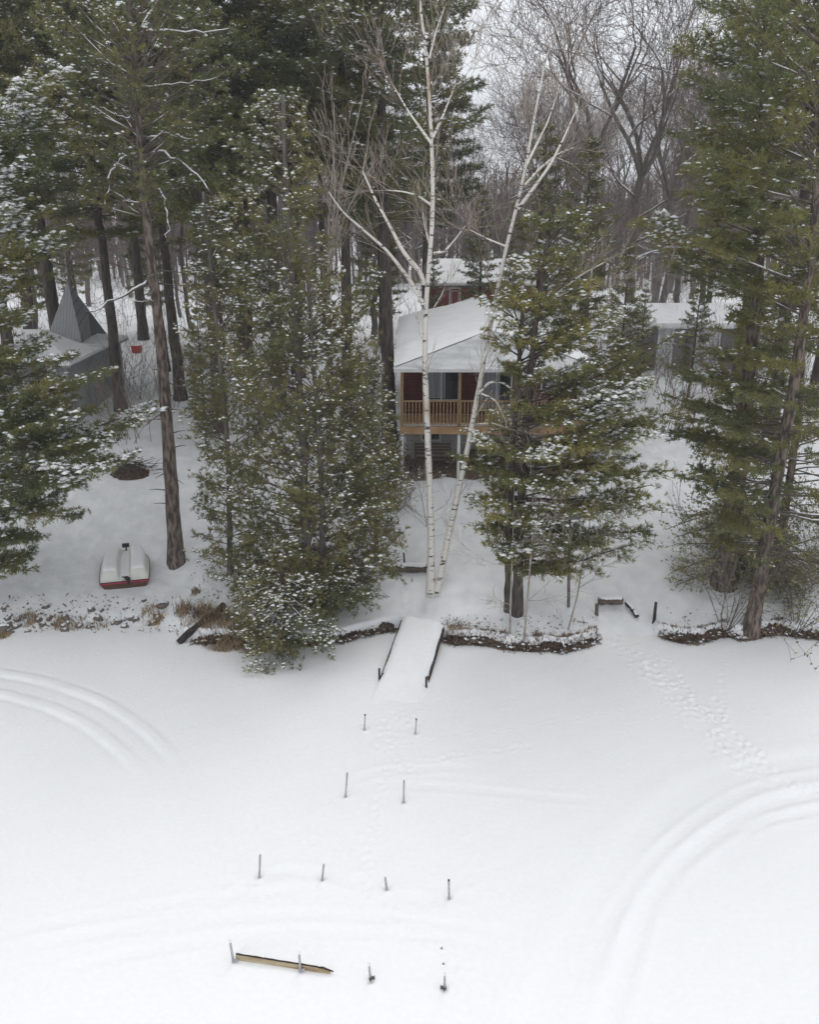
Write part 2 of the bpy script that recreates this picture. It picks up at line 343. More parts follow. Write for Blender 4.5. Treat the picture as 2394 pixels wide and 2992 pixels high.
    for (a, b, s, dp) in prints:
        i = int((a - x0) / .045) + ix0; j = int((b - y0) / .045) + iy0; q = 10
        if i < ix0 + q or i > len(xs) - 9 - q or j < iy0 + q or j > len(ys) - 3 - q: continue
        sl_ = (slice(j - q, j + q), slice(i - q, i + q))
        dp *= .34; s *= .9; ang = rng.uniform(-.6, .6); dx = X[sl_] - a; dy = Y[sl_] - b
        u = dx * math.cos(ang) + dy * math.sin(ang); v = -dx * math.sin(ang) + dy * math.cos(ang)
        d = np.hypot(u / (s * .75), v / (s * 1.2))
        Z[sl_] += -dp * np.exp(-d ** 3) + dp * .75 * np.exp(-((d - 1.5) / .5) ** 2)
    # soft undulation
    Z += .008 * np.sin(X * .9 + Y * .5) * np.sin(Y * .7 - X * .2) + .006 * np.sin(X * 2.3 + 1.7 * Y) + .004 * np.sin(X * 5.1 - 3.2 * Y) * np.sin(Y * 4.2 + X)
    # scour around the gangway and shore
    nx, ny = len(xs), len(ys)
    i = np.arange(ny - 1)[:, None] * nx; j = np.arange(nx - 1)[None]
    f = np.stack([i + j, i + j + 1, i + nx + j + 1, i + nx + j], -1).reshape(-1, 4)
    b = MB(); b.add(np.stack([X, Y, Z], -1).reshape(-1, 3), f, 0, True)
    tag(b.build('frozen_lake', M['snow']), 'smooth white snow covering the frozen lake, marked with curving tracks', 'frozen lake', kind='structure')
def build_land():
    xs = np.concatenate([[-500, -350, -250, -170, -120], np.arange(-90, -18, 1.0), np.arange(-18, 18, .09), np.arange(18, 90, 1.0), [90, 120, 170, 250, 350, 500]])
    ds = np.concatenate([[-1.2, -.5, -.15, 0, .04, .08, .12, .2], np.arange(.3, 14, .13), np.arange(14, 40, .5), np.arange(40, 110, 2.5), [115, 125, 140, 160, 200, 260, 330, 400, 500]])
    X, D = np.meshgrid(xs, ds); Y = shore(X) + D; Z = terrain(X, Y)
    # lumps, leaf-strewn hollows along the bank
    rng = np.random.default_rng(9)
    near = (np.abs(X) < 18) & (D > .3) & (D < 14)
    Z = Z + near * (.018 * np.sin(X * 13 + 3 * np.sin(Y * 5)) * np.sin(Y * 11 + 2 * np.sin(X * 4)))
    nx, ny = len(xs), len(ds)
    i = np.arange(ny - 1)[:, None] * nx; j = np.arange(nx - 1)[None]
    f = np.stack([i + j, i + j + 1, i + nx + j + 1, i + nx + j], -1).reshape(-1, 4)
    b = MB(); b.add(np.stack([X, Y, Z], -1).reshape(-1, 3), f, 0, True)
    tag(b.build('snowy_ground', M['land_snow']), 'snow covered slope rising from the shore between the trees', 'ground', kind='structure')
build_lake(); build_land()
PX = lambda px, py: onz(px, py)[0]

# ------------------------------------------------------------------ pines
def tufts(mb, P, D, S, rng, K=8, spread=.75, width=.15, mi=0):
    n = len(P)
    d = D[:, None] + rng.normal(0, spread, (n, K, 3)); d /= np.linalg.norm(d, axis=2)[..., None]
    ln = S[:, None] * rng.uniform(.65, 1.2, (n, K))
    side = np.cross(d, rng.normal(0, 1, (n, K, 3))); side /= np.linalg.norm(side, axis=2)[..., None] + 1e-6
    side *= (ln * width)[..., None]
    tip = P[:, None] + d * ln[..., None]; mid = P[:, None] + d * (ln * .35)[..., None]
    v = np.stack([P[:, None] + 0 * tip, mid + side, tip, mid - side], 2)
    f = (np.arange(n * K) * 4)[:, None] + np.array([[0, 1, 2, 3]])
    mb.add(v.reshape(-1, 3), f, mi)
OCT = np.array([[1, 0, 0], [0, 1, 0], [-1, 0, 0], [0, -1, 0], [0, 0, .8], [0, 0, -.5]], float)
OF = np.array([[0, 1, 4], [1, 2, 4], [2, 3, 4], [3, 0, 4], [1, 0, 5], [2, 1, 5], [3, 2, 5], [0, 3, 5]])
def flecks(mb, P, S, rng, mi=1, flat=.6):
    n = len(P)
    if n == 0: return
    a = rng.uniform(0, 6.28, n); c, s = np.cos(a), np.sin(a)
    sc = S[:, None] * rng.uniform(.6, 1.3, (n, 3)) * np.array([1.25, .85, flat])
    o = OCT[None] * sc[:, None] * rng.uniform(.75, 1.2, (n, 6, 1))
    v = np.stack([o[..., 0] * c[:, None] - o[..., 1] * s[:, None], o[..., 0] * s[:, None] + o[..., 1] * c[:, None], o[..., 2]], -1) + P[:, None]
    mb.add(v.reshape(-1, 3), ((np.arange(n) * 6)[:, None, None] + OF[None]).reshape(-1, 3), mi, True)
def snowline(mb, pts, r, mi, rng=None, w=.85):
    """a ridge of snow lying along the top of a limb"""
    pts = np.asarray(pts, float); q = pts.copy(); q[:, 2] += r * .62
    rr = np.asarray(r) * w * np.ones(len(pts)); rr[0] *= .4; rr[-1] *= .4
    mb.tube(q, rr, 6, mi, .12, rng)

STY = {
 'white': dict(e0=-4, e1=38, curve=.10, plate=.08, ang=50, tl=.36, sp=.115, size=.155, fill=.18, blades=12, up=.30, snow=.6, fs=.068, whorl=True, wid=.075),
 'red':   dict(e0=12, e1=45, curve=.16, plate=.42, ang=50, tl=.40, sp=.155, size=.15, fill=.22, blades=13, up=.6, snow=1.0, fs=.055, whorl=False, wid=.07),
 'bare':  dict(e0=-14, e1=22, curve=-.12, plate=.36, ang=50, tl=.46, sp=.15, size=.078, fill=.30, blades=6, up=.15, snow=.18, fs=.035, whorl=False, wid=.18),
}
def crown(trunk, zlo, zhi, prof, nbr, rng, st, crown_mb, limb_mb, snow_mul=1.0, dens=1.0, ymul=1.0, azbias=None, snowlimb=.25, size_mul=1.0, rb=.02, limb_mats=(0, 1)):
    """trunk: (k,3) array sorted by z.  prof: rows (z, left, right)"""
    prof = np.asarray(prof, float); prof = prof[np.argsort(prof[:, 0])]
    P, D, S = [], [], []; s0, s1, q0, q1 = [], [], [], []
    for i in range(nbr):
        t = (i + rng.uniform(0, 1)) / nbr
        if st['whorl']:
            nw = max(6, int((zhi - zlo) / .95)); t = (math.floor(t * nw) + rng.normal(.5, .12)) / nw
        z = zlo + (zhi - zlo) * min(max(t, 0), .99)
        Lr = np.interp(z, prof[:, 0], prof[:, 1]); Rr = np.interp(z, prof[:, 0], prof[:, 2])
        az = rng.uniform(0, 2 * math.pi)
        if azbias is not None and rng.random() < azbias[1]: az = azbias[0] + rng.normal(0, .7)
        ca, sa = math.cos(az), math.sin(az)
        rx = max(.15, Rr if ca > 0 else Lr); ry = max(.3, (max(Lr, 0) + max(Rr, 0)) / 2 * ymul)
        ln = 1 / math.sqrt((ca / rx) ** 2 + (sa / ry) ** 2) * (rng.uniform(.45, 1.06) if st['whorl'] else rng.uniform(.6, 1.05))
        e = math.tan(R(st['e0'] + (st['e1'] - st['e0']) * t ** 1.3 + rng.normal(0, 7)))
        base = np.array([np.interp(z, trunk[:, 2], trunk[:, k]) for k in range(3)])
        base[2] -= e * ln * .55
        if base[2] < trunk[0, 2] + .3: base[2] = trunk[0, 2] + .3
        cv = st['curve'] + rng.normal(0, .05); k = 7
        u = np.linspace(0, 1, k)
        hd = np.array([ca, sa]); sd = np.array([-sa, ca]); wob = np.cumsum(rng.normal(0, .03, k)) * ln * .6
        pts = np.stack([base[0] + hd[0] * u * ln + sd[0] * wob, base[1] + hd[1] * u * ln + sd[1] * wob, base[2] + ln * (e * u + cv * u * u) + rng.normal(0, .02, k) * ln * .3], 1)
        rad = (rb * (.5 + .35 * ln)) * (1 - .82 * u) + .006
        limb_mb.tube(pts, rad, 5, limb_mats[0], cap=False)
        if rng.random() < snowlimb: snowline(limb_mb, pts[1:5], rad[1:5], limb_mats[1], rng)
        nt_ = max(4, int(ln * 5.0 * dens))
        us = np.sort(st['fill'] + (1.0 - st['fill']) * rng.random(nt_) ** .85)
        sgn = np.where(np.arange(nt_) % 2 == 0, 1.0, -1.0)
        b0 = np.stack([np.interp(us, u, pts[:, c]) for c in range(3)], 1)
        an = R(st['ang']) + rng.normal(0, .28, nt_)
        tl = (st['tl'] * ln * (1.12 - us) * rng.uniform(.6, 1.2, nt_)) + .22
        dx = np.cos(an)[:, None] * hd[None] + (sgn * np.sin(an))[:, None] * sd[None]
        dz = rng.normal(.06, st['plate'], nt_)
        d3 = np.concatenate([dx, dz[:, None]], 1); d3 /= np.linalg.norm(d3, axis=1)[:, None]
        s0.append(b0); s1.append(b0 + d3 * (tl * .9)[:, None])
        for j in range(nt_):
            m = max(2, int(tl[j] / st['sp'] * dens ** .5))
            w_ = (np.arange(m) + rng.random(m)) / m * .85 + .2
            p = b0[j] + d3[j] * (tl[j] * w_)[:, None] + rng.normal(0, .045 + .02 * st['plate'], (m, 3)) * np.array([1, 1, .7])
            P.append(p); D.append(np.tile(d3[j] * .7 + np.array([0, 0, st['up']]), (m, 1)))
        m = max(2, int(ln * .6 / st['sp'])); w_ = rng.uniform(.55, 1, m)
        P.append(np.stack([np.interp(w_, u, pts[:, c]) for c in range(3)], 1) + rng.normal(0, .03, (m, 3))); D.append(np.tile(np.array([ca, sa, st['up']]) * .7, (m, 1)))
    P = np.concatenate(P); D = np.concatenate(D); n = len(P)
    keep = P[:, 2] > terrain(P[:, 0], P[:, 1]) + .12 if trunk[0, 2] > -50 else np.ones(n, bool)
    P = P[keep]; D = D[keep]; n = len(P)
    S = st['size'] * size_mul * rng.uniform(.75, 1.25, n)
    tufts(crown_mb, P, D, S, rng, st['blades'], .62, st['wid'])
    limb_mb.segs(np.concatenate(s0), np.concatenate(s1), .008, .004, 3, limb_mats[0])
    cl = .5 + .5 * np.sin(P[:, 0] * 1.7 + 2 * np.sin(P[:, 2] * 1.1)) * np.sin(P[:, 1] * 1.9 + P[:, 2] * 1.3)
    # snow sits on tufts with open sky above them
    cell = .28; key = np.floor(P[:, :2] / cell).astype(np.int64); kk = key[:, 0] * 100003 + key[:, 1]
    order = np.lexsort((-P[:, 2], kk)); ks = kk[order]; first = np.concatenate([[True], ks[1:] != ks[:-1]])
    idx = np.maximum.accumulate(np.where(first, np.arange(n), 0)); topz = P[order, 2][idx]; dz = topz - P[order, 2]
    expo = np.empty(n); expo[order] = np.exp(-dz / 3.0)
    pr = st['snow'] * snow_mul * (.10 + 1.5 * cl ** 1.6) * (.2 + .95 * expo)
    sel = rng.random(n) < pr
    Q = P[sel] + D[sel] * (S[sel] * .35)[:, None] + np.array([0, 0, .02])
    flecks(crown_mb, Q, st['fs'] * size_mul * rng.uniform(.5, 1.35, sel.sum()) * (.7 + .6 * cl[sel]), rng)
    if st['whorl'] and len(Q):   # heavier snow joins into pads along the boughs
        pad = rng.random(len(Q)) < .45 * cl[sel]; A_ = Q[pad]; dd = D[sel][pad]
        for q_ in (-1, 1): flecks(crown_mb, A_ + dd * .10 * q_ + rng.normal(0, .025, A_.shape), st['fs'] * size_mul * rng.uniform(.7, 1.4, len(A_)), rng, flat=.45)
    return n
def pxtrunk(pts, Y):
    """trunk centre line through photograph points; the first one stands on the ground"""
    g = ground(*pts[0][:2]); out = [g]
    for p in pts[1:]:
        out.append(at(p[0], p[1], g[1] + (p[2] if len(p) > 2 else 0)))
    return np.array(out)
def px_prof(trunk, rows):
    out = []
    Y = trunk[0, 1]
    for py, lx, rx in rows:
        a = at(lx, py, Y); b = at(rx, py, Y); tx = np.interp(a[2], trunk[:, 2], trunk[:, 0])
        out.append((a[2], tx - a[0], b[0] - tx))
    return np.array(out)
def densify(t, n=26, rng=None, wob=.03):
    t = np.asarray(t); out = resample(t, n)
    if rng is not None: out[1:, :2] += np.cumsum(rng.normal(0, wob, (n - 1, 2)), 0) * .35
    return out
def flare_radii(tr, r0, r1):
    h = tr[:, 2] - tr[0, 2]; u = h / h.max()
    return r0 + (r1 - r0) * u ** .9 + r0 * .38 * np.exp(-h / .35)
TOT = [0]
def pine(name, label, trunks, rows, nbr, st, needle, bark='bark_pine', seed=0, crown_py=None, r1=.05, group=None, stubs=0, extra=None, **kw):
    """trunks: list of (pixel points, radius)"""
    rng = np.random.default_rng(seed)
    base = None; root = None; cm = MB(); lm = MB(); st_ = dict(STY[st]); st_.update(kw.pop('over', {}))
    for k, (pts, r0) in enumerate(trunks):
        tr = pxtrunk(pts, None) if not isinstance(pts, np.ndarray) else pts
        tr = densify(tr, 28, rng, .02)
        if root is None:
            root = thing(name, label, 'pine tree' if 'pine' in name else 'tree', tr[0], group); base = tr[0]; tr0 = tr
        tb = MB(); q = tr.copy(); q[0, 2] -= .25
        tb.tube(q, flare_radii(tr, r0, r1), 12, 0, .05, rng)
        o = tb.build('trunk', M[bark], root, base)
        if k == 0 or kw.get('all', False) or True:
            pr = px_prof(tr, rows[k] if isinstance(rows, dict) else rows)
            zlo, zhi = pr[:, 0].min(), min(pr[:, 0].max(), tr[:, 2].max())
            kk = {a: b for a, b in kw.items() if a in ('snow_mul', 'dens', 'ymul', 'azbias', 'snowlimb', 'size_mul', 'rb')}
            TOT[0] += crown(tr, zlo, zhi, pr, nbr if k == 0 else int(nbr * kw.get('share', 1)), rng, st_, cm, lm, **kk)
    for i in range(stubs):   # dead stubs on the bare trunk
        z = base[2] + rng.uniform(1.5, 12); p = np.array([np.interp(z, tr0[:, 2], tr0[:, c]) for c in range(3)]); a = rng.uniform(0, 6.28); l_ = rng.uniform(.3, 1.3)
        u = np.linspace(0, 1, 4)[:, None]; q = p + u * np.array([math.cos(a), math.sin(a), .05]) * l_; q[:, 2] -= (u[:, 0] ** 2) * .15 * l_
        lm.tube(q, np.linspace(.03, .008, 4), 4, 0, cap=False)
    if extra: extra(lm, rng)
    lm.build('branches', [M['limb'] if bark != 'bark_dark' else M['bark_dark'], M['tree_snow']], root, base)
    cm.build('crown', [M[needle], M['tree_snow']], root, base)
    return root

# ---- bare arching limbs of the tall red pine, with snow on them
def arcs(lm, rng):
    Y = ground(515, 1645)[1]
    for pts, r in (([(405, 440), (370, 445), (335, 480), (312, 560), (305, 620)], .05), ([(420, 455), (480, 440), (540, 480), (590, 520), (620, 570)], .05),
                   ([(415, 405), (460, 395), (520, 395), (560, 405)], .04), ([(445, 540), (470, 555), (490, 610), (495, 670), (488, 700)], .045),
                   ([(460, 800), (430, 825), (380, 852), (310, 885), (255, 915)], .05), ([(400, 340), (370, 345), (330, 330), (280, 310)], .03),
                   ([(385, 90), (430, 88), (500, 90), (590, 100), (680, 85)], .045), ([(380, 80), (330, 50), (280, 30), (230, 10)], .04), ([(395, 235), (360, 205), (310, 185), (250, 160)], .04),
                   ([(415, 592), (390, 590), (352, 583)], .03), ([(455, 880), (430, 882), (385, 880)], .03), ([(395, 260), (480, 250), (560, 240), (640, 225)], .03)):
        p = np.array([at(a, b, Y - .25 - .5 * (k / 4) * (1 if len(pts) > 3 else 0)) for k, (a, b) in enumerate(pts)])
        p = resample(p, 12) + rng.normal(0, .035, (12, 3)); rad = np.linspace(r, r * .3, 12)
        lm.tube(p, rad, 6, 0, .08, rng); snowline(lm, p[1:], rad[1:], 1, rng, .95)
        for q in range(11):
            i = rng.integers(2, 12); a = rng.uniform(0, 6.28); l_ = rng.uniform(.2, .7)
            e = p[i] + np.array([math.cos(a), math.sin(a), rng.uniform(-.6, .3)]) * l_
            lm.segs([p[i]], [e], .010, .004, 3, 0)

pine('tall_red_pine', 'tall pine with a long bare reddish trunk just right of the beached pedal boat',
     [([(515, 1645), (498, 1400), (478, 1150), (462, 950), (440, 750), (415, 500), (395, 250), (380, 0), (372, -150)], .27)],
     [(620, 200, 640), (400, 150, 650), (250, 120, 700), (100, 150, 720), (0, 180, 700), (-150, 300, 500)], 130, 'red', 'needle_green', seed=11, stubs=26, extra=arcs, snow_mul=.75, snowlimb=.2, dens=.8, over=dict(fill=.45))
pine('leaning_shore_pine', 'bushy snow flecked pine with several stems hanging over the ice left of the gangway',
     [([(905, 1770), (895, 1500), (880, 1200), (860, 900), (840, 600), (828, 275)], .15),
      ([(943, 1775), (940, 1500), (925, 1200), (905, 950), (900, 760)], .11),
      ([(672, 1680), (668, 1400), (655, 1150), (625, 900), (600, 640), (590, 560)], .10),
      ([(1100, 1640), (1105, 1400), (1080, 1200), (1050, 1020)], .08)],
     {0: [(1860, 640, 1110), (1780, 600, 1180), (1650, 610, 1180), (1400, 590, 1180), (1100, 600, 1130), (900, 640, 1040), (700, 630, 970), (500, 650, 920), (400, 670, 910), (320, 705, 895), (262, 815, 845)],
      1: [(1850, 780, 1180), (1650, 800, 1180), (1400, 800, 1150), (1200, 780, 1150), (1000, 780, 1130), (850, 800, 1100), (780, 860, 950)],
      2: [(1640, 600, 800), (1500, 570, 820), (1400, 550, 820), (1100, 530, 840), (900, 540, 800), (700, 550, 740), (600, 580, 640)],
      3: [(1560, 1020, 1170), (1400, 1000, 1180), (1200, 990, 1160), (1060, 1020, 1100)]},
     270, 'red', 'needle_olive', seed=21, share=.6, snow_mul=1.0, dens=1.0, ymul=.75, snowlimb=.04, rb=.014, bark='bark_grey')
# boughs of the same kind reaching out over the ice
pine('drooping_shore_pine', 'low pine whose boughs droop onto the ice edge in front of the leaning stems',
     [([(840, 1845), (830, 1780), (820, 1700), (815, 1640)], .07)],
     [(1870, 690, 1010), (1800, 660, 1080), (1740, 640, 1130), (1650, 720, 1000)], 60, 'red', 'needle_olive', seed=22, dens=1.0, ymul=1.0, snow_mul=1.1, over=dict(e0=-22, e1=10, curve=-.06), azbias=(R(-100), .6), rb=.012)
pine('big_left_pine', 'wide white pine with snow laden plates of boughs at the left edge of the shore',
     [([(-60, 1760), (-70, 1400), (-75, 1000), (-80, 600), (-85, 250)], .22)],
     [(1690, -300, 105), (1600, -350, 190), (1500, -400, 300), (1400, -450, 450), (1280, -500, 520), (1170, -480, 520), (1120, -450, 340), (1060, -400, 230), (980, -400, 150), (900, -400, 110), (830, -380, 130), (780, -350, 250), (700, -340, 170), (650, -330, 140), (500, -300, 230), (350, -250, 230), (200, -220, 150)],
     210, 'white', 'needle_green', seed=31, snow_mul=1.6, dens=1.25, ymul=.7, azbias=(-.15, .5), snowlimb=.05, over=dict(fs=.08))
pine('twin_trunk_pine', 'white pine with two dark trunks standing in the snow right of the birches',
     [([(1512, 1795), (1520, 1600), (1535, 1300), (1560, 1000), (1590, 800), (1620, 600)], .17),
      ([(1487, 1785), (1488, 1600), (1500, 1300), (1520, 1050), (1530, 850)], .13)],
     [(1690, 1560, 1850), (1600, 1400, 1930), (1480, 1340, 2010), (1400, 1320, 2030), (1300, 1330, 2060), (1250, 1450, 2060), (1200, 1500, 2040), (1100, 1500, 1960), (1050, 1370, 1900), (1000, 1440, 1880), (930, 1340, 1820), (880, 1440, 1800), (800, 1480, 1800), (700, 1500, 1780), (620, 1560, 1730), (560, 1610, 1680)],
     178, 'white', 'needle_yellow', seed=41, snow_mul=1.15, dens=1.1, ymul=.62, share=.4, azbias=(R(-20), .22), snowlimb=.08, bark='bark_dark')
pine('right_shore_pine', 'dark pine with a thick leaning trunk at the right edge behind the bare brush',
     [([(2195, 1845), (2240, 1600), (2290, 1300), (2330, 1100), (2370, 800), (2400, 500), (2420, 200), (2430, 0)], .23)],
     [(1650, 2050, 2550), (1500, 2000, 2650), (1300, 2000, 2700), (1150, 2050, 2700), (1000, 2200, 2700), (900, 2180, 2700), (800, 1980, 2700), (600, 2000, 2650), (400, 2050, 2600), (200, 2100, 2600), (0, 2150, 2600)],
     185, 'white', 'needle_green', seed=51, snow_mul=.8, dens=.95, ymul=.7, azbias=(R(190), .35), snowlimb=.15, over=dict(snow=.22, fs=.05, fill=.35, plate=.2))
pine('inner_right_pine', 'tall pine with a thick grey trunk between the twin trunk pine and the right edge',
     [([(2115, 1710), (2150, 1450), (2180, 1200), (2200, 1000), (2215, 800), (2225, 500), (2230, 200), (2235, 0)], .36)],
     [(1350, 1960, 2400), (1200, 1880, 2450), (1080, 1880, 2450), (1020, 2120, 2450), (930, 2150, 2450), (880, 1900, 2450), (750, 1850, 2480), (600, 1900, 2500), (400, 1920, 2500), (250, 1980, 2500), (100, 2060, 2450), (0, 2080, 2400), (-200, 2100, 2350)],
     190, 'white', 'needle_green', seed=52, snow_mul=.7, dens=1.05, ymul=.7, snowlimb=.2, over=dict(plate=.2), azbias=(R(180), .25))
pine('bare_limbed_pine', 'half bare pine with thin needled twigs arching over the right shore',
     [([(2275, 1640), (2300, 1450), (2330, 1250), (2345, 1100), (2350, 900)], .17)],
     [(1960, 2000, 2600), (1880, 1960, 2600), (1780, 1900, 2600), (1650, 1900, 2650), (1450, 1950, 2650), (1250, 2000, 2600), (1100, 2100, 2600)], 135, 'bare', 'needle_yellow', seed=53, dens=1.4, ymul=.7, azbias=(R(205), .3), rb=.016, snowlimb=.12)
print('tufts', TOT[0])

# ---- free-standing pines behind: prototypes and copies
def copy_thing(root, loc, rz, scale, label, group=None, sz=None):
    r = root.copy(); COL.objects.link(r); r.location = tuple(float(v) for v in loc); r.rotation_euler = (0, 0, rz); r.scale = (scale, scale, sz or scale)
    r['label'] = label
    if group: r['group'] = group
    for ch in root.children:
        c = ch.copy(); COL.objects.link(c); c.parent = r
    return r
def proto_pine(seed, H, rad, clear, needle, nbr, bark='bark_dark', st='white', snow=.8):
    rng = np.random.default_rng(seed); root = thing('pine_tree', 'x', 'pine tree', (0, 0, 0)); cm = MB(); lm = MB(); tb = MB()
    z = np.linspace(0, H, 24); tr = np.stack([np.cumsum(rng.normal(0, .03, 24)), np.cumsum(rng.normal(0, .03, 24)), z], 1); tr[:, 2] -= 100
    r_ = flare_radii(tr, H * .0125, .03)
    q = tr.copy(); q[0, 2] -= .5
    tb.tube(q, r_, 9, 0, .04, rng)
    lo = clear * H - 100; hs_ = np.linspace(lo, H - 100, 10); u = np.linspace(0, 1, 10)
    shape = rad * np.array([.55, .9, 1, .95, .92, .85, .72, .58, .38, .12])
    pr = np.stack([hs_, shape * rng.uniform(.8, 1.1, 10), shape * rng.uniform(.8, 1.1, 10)], 1)
    n = crown(tr, lo, H - 100, pr, nbr, rng, dict(STY[st], blades=9, size=.25, sp=.15, fs=.075, wid=.10, fill=.2, plate=.2), cm, lm, snow_mul=snow * 1.5, dens=.75, snowlimb=.12)
    TOT[0] += n
    for mb, nm, ms in ((tb, 'trunk', [M[bark]]), (lm, 'branches', [M['limb'], M['tree_snow']]), (cm, 'crown', [M[needle], M['tree_snow']])):
        mb.build(nm, ms, root, (0, 0, -100))
    return root
pp = [proto_pine(61, 24, 4.4, .34, 'needle_green', 150), proto_pine(62, 26, 4.9, .36, 'needle_dark', 165, snow=.9), proto_pine(63, 20, 3.6, .15, 'needle_olive', 170)]
used = set()
def put_pine(k, px, Y, rz, s, label, group=None, sz=None):
    x = (px - 1197) * mpp(Y, 8); loc = (x, Y, tz(x, Y))
    if k not in used:
        used.add(k); r = pp[k]; r.location = tuple(float(v) for v in loc); r.rotation_euler.z = rz; r.scale = (s, s, sz or s); r['label'] = label
        if group: r['group'] = group
        return r
    return copy_thing(pp[k], loc, rz, s, label, group, sz)
NB = [
 (1, 1140, 37, .3, 1.0, 'tall dark pine with a thick trunk against the left end of the red cottage'),
 (0, 1010, 40, 1.3, 1.05, 'tall pine filling the sky left of the birches'),
 (1, 800, 41, 2.4, 1.1, 'dark high pine behind the top of the leaning shore pine'),
 (0, 620, 38, 4.0, .98, 'green pine behind the bare trunked pine on its right side'),
 (0, 505, 43, 5.2, 1.0, 'dark trunked pine standing in open snow beyond the bare trunked pine'),
 (0, 318, 41, 3.6, .95, 'green pine with a crooked dark trunk left of the red bin'),
 (1, 160, 44, .9, 1.15, 'tall pine above the grey pointed roof'),
 (0, -60, 37, 2.0, 1.05, 'tall pine at the top left corner of the woods'),
 (1, 10, 34, 4.4, .9, 'bright green pine crown at the left edge above the snow laden boughs'),
 (1, 700, 55, 1.0, 1.1, 'pine deep in the woods left of the tall dark pines'),
 (0, 400, 58, 2.2, 1.1, 'pine deep in the woods above the red bin'),
 (1, 60, 60, 3.3, 1.1, 'pine deep in the woods at the far left'),
 (0, 950, 62, 5.0, 1.0, 'pine deep in the woods left of the red barn'),
 (2, 2300, 37, 1.0, 1.25, 'tall pine behind the trunks at the right edge'),
 (1, 2420, 42, 2.0, 1.15, 'towering dark pine in the top right corner'),
 (0, 2180, 44, 3.0, 1.05, 'tall green pine above the white garage'),
 (2, 1700, 45, 4.0, .62, 'short olive pine at the right end of the cottage roof'),
 (2, 1560, 47, 5.5, .66, 'short pine behind the cottage roof beside the right birch'),
 (2, 1400, 56, .5, .5, 'small pine in front of the red barn'),
 (0, 2330, 60, 4.4, 1.0, 'pine deep in the woods on the far right'),
 (2, 215, 68, 3.2, .62, 'low pine far back in the clearing right of the grey pointed roof'),
 (2, 80, 58, .8, .62, 'low pine far back left of the grey pointed roof'),
 (2, 440, 61, 5.1, .58, 'low pine far back behind the dark trunked pine of the clearing'),
 (2, 640, 57, 2.0, .66, 'low pine far back behind the stems of the leaning shore pine'),
 (2, 1110, 58, 4.3, .62, 'low pine far back left of the cottage roof'),
 (2, 1890, 44, 2.2, .27, 'young pine before the left door of the white garage'),
 (2, 2040, 43, 4.6, .31, 'young pine before the middle door of the white garage'),
 (1, 860, 48, 3.0, 1.15, 'dark pine deep behind the pale thin stemmed clump'),
 (0, 460, 49, 5.0, 1.0, 'green pine deep behind the bare trunked pine'),
 (0, -120, 48, 5.5, 1.1, 'green pine deep in the woods at the left edge'),
 (1, 1240, 52, 4.1, .85, 'dark pine behind the top of the straight birch'),
 (2, 720, 46, .2, .9, 'olive pine standing behind the leaning shore pine at mid height'),
 (0, 2080, 62, .7, .8, 'green pine beyond the white garage, left of its roof end'),
 (2, 1270, 53, 2.2, .33, 'small pine at the left end of the red barn'),
 (2, 1490, 54, 4.2, .36, 'small pine below the barn eaves behind the cottage roof'),
 (2, 575, 36, 1.1, .30, 'young snow flecked pine beside the dark trunk in the clearing'),
 (2, 1830, 36, 2.9, .42, 'young pine on the slope right of the cottage'),
]
for i, (k, px, Y, rz, s, lab) in enumerate(NB):
    put_pine(k, px, Y, rz, s, lab, 'pines standing in the woods behind the shore')
print('tufts', TOT[0])

# ------------------------------------------------------------------ leafless trees
def grow(rng, p, d, ln, r, depth, out, up=.15, spread=.5, wig=.12, nseg=5, minr=.006, ratio=.72, kids=(2, 4)):
    """appends (points, radii, level) polylines"""
    pts = [np.array(p, float)]; d = np.array(d, float)
    for k in range(nseg):
        d = d + rng.normal(0, wig, 3) + np.array([0, 0, up * .3]); d /= np.linalg.norm(d)
        pts.append(pts[-1] + d * ln / nseg)
    pts = np.array(pts); r1 = max(r * .45, minr * .8); rad = np.linspace(r, r1, nseg + 1); out.append((pts, rad, depth))
    if depth <= 0: return
    n = rng.integers(kids[0], kids[1] + 1) + (1 if depth > 1 else 0)
    for i in range(n):
        u = rng.uniform(.3, 1) if i else 1.0
        k = u * nseg; a = int(min(k, nseg - 1)); q = pts[a] + (pts[a + 1] - pts[a]) * (k - a); dd = pts[a + 1] - pts[a]; dd /= np.linalg.norm(dd)
        nd = dd + rng.normal(0, spread, 3) + np.array([0, 0, up]); nd /= np.linalg.norm(nd)
        rr = max((r + (r1 - r) * u) * rng.uniform(.5, .8), minr)
        grow(rng, q, nd, ln * ratio * rng.uniform(.7, 1.15), rr, depth - 1, out, up, spread, wig, nseg if depth > 2 else 3, minr, ratio, kids)
def emit(mb, out, thick=.05, mi_thick=0, mi_thin=0, nthick=7):
    a, b, c, d = [], [], [], []
    for pts, rad, lv in out:
        if rad[0] > thick: mb.tube(pts, rad, nthick, mi_thick, cap=False)
        else: a.append(pts[:-1]); b.append(pts[1:]); c.append(rad[:-1]); d.append(rad[1:])
    if a: mb.segs(np.concatenate(a), np.concatenate(b), np.concatenate(c), np.concatenate(d), 3, mi_thin)
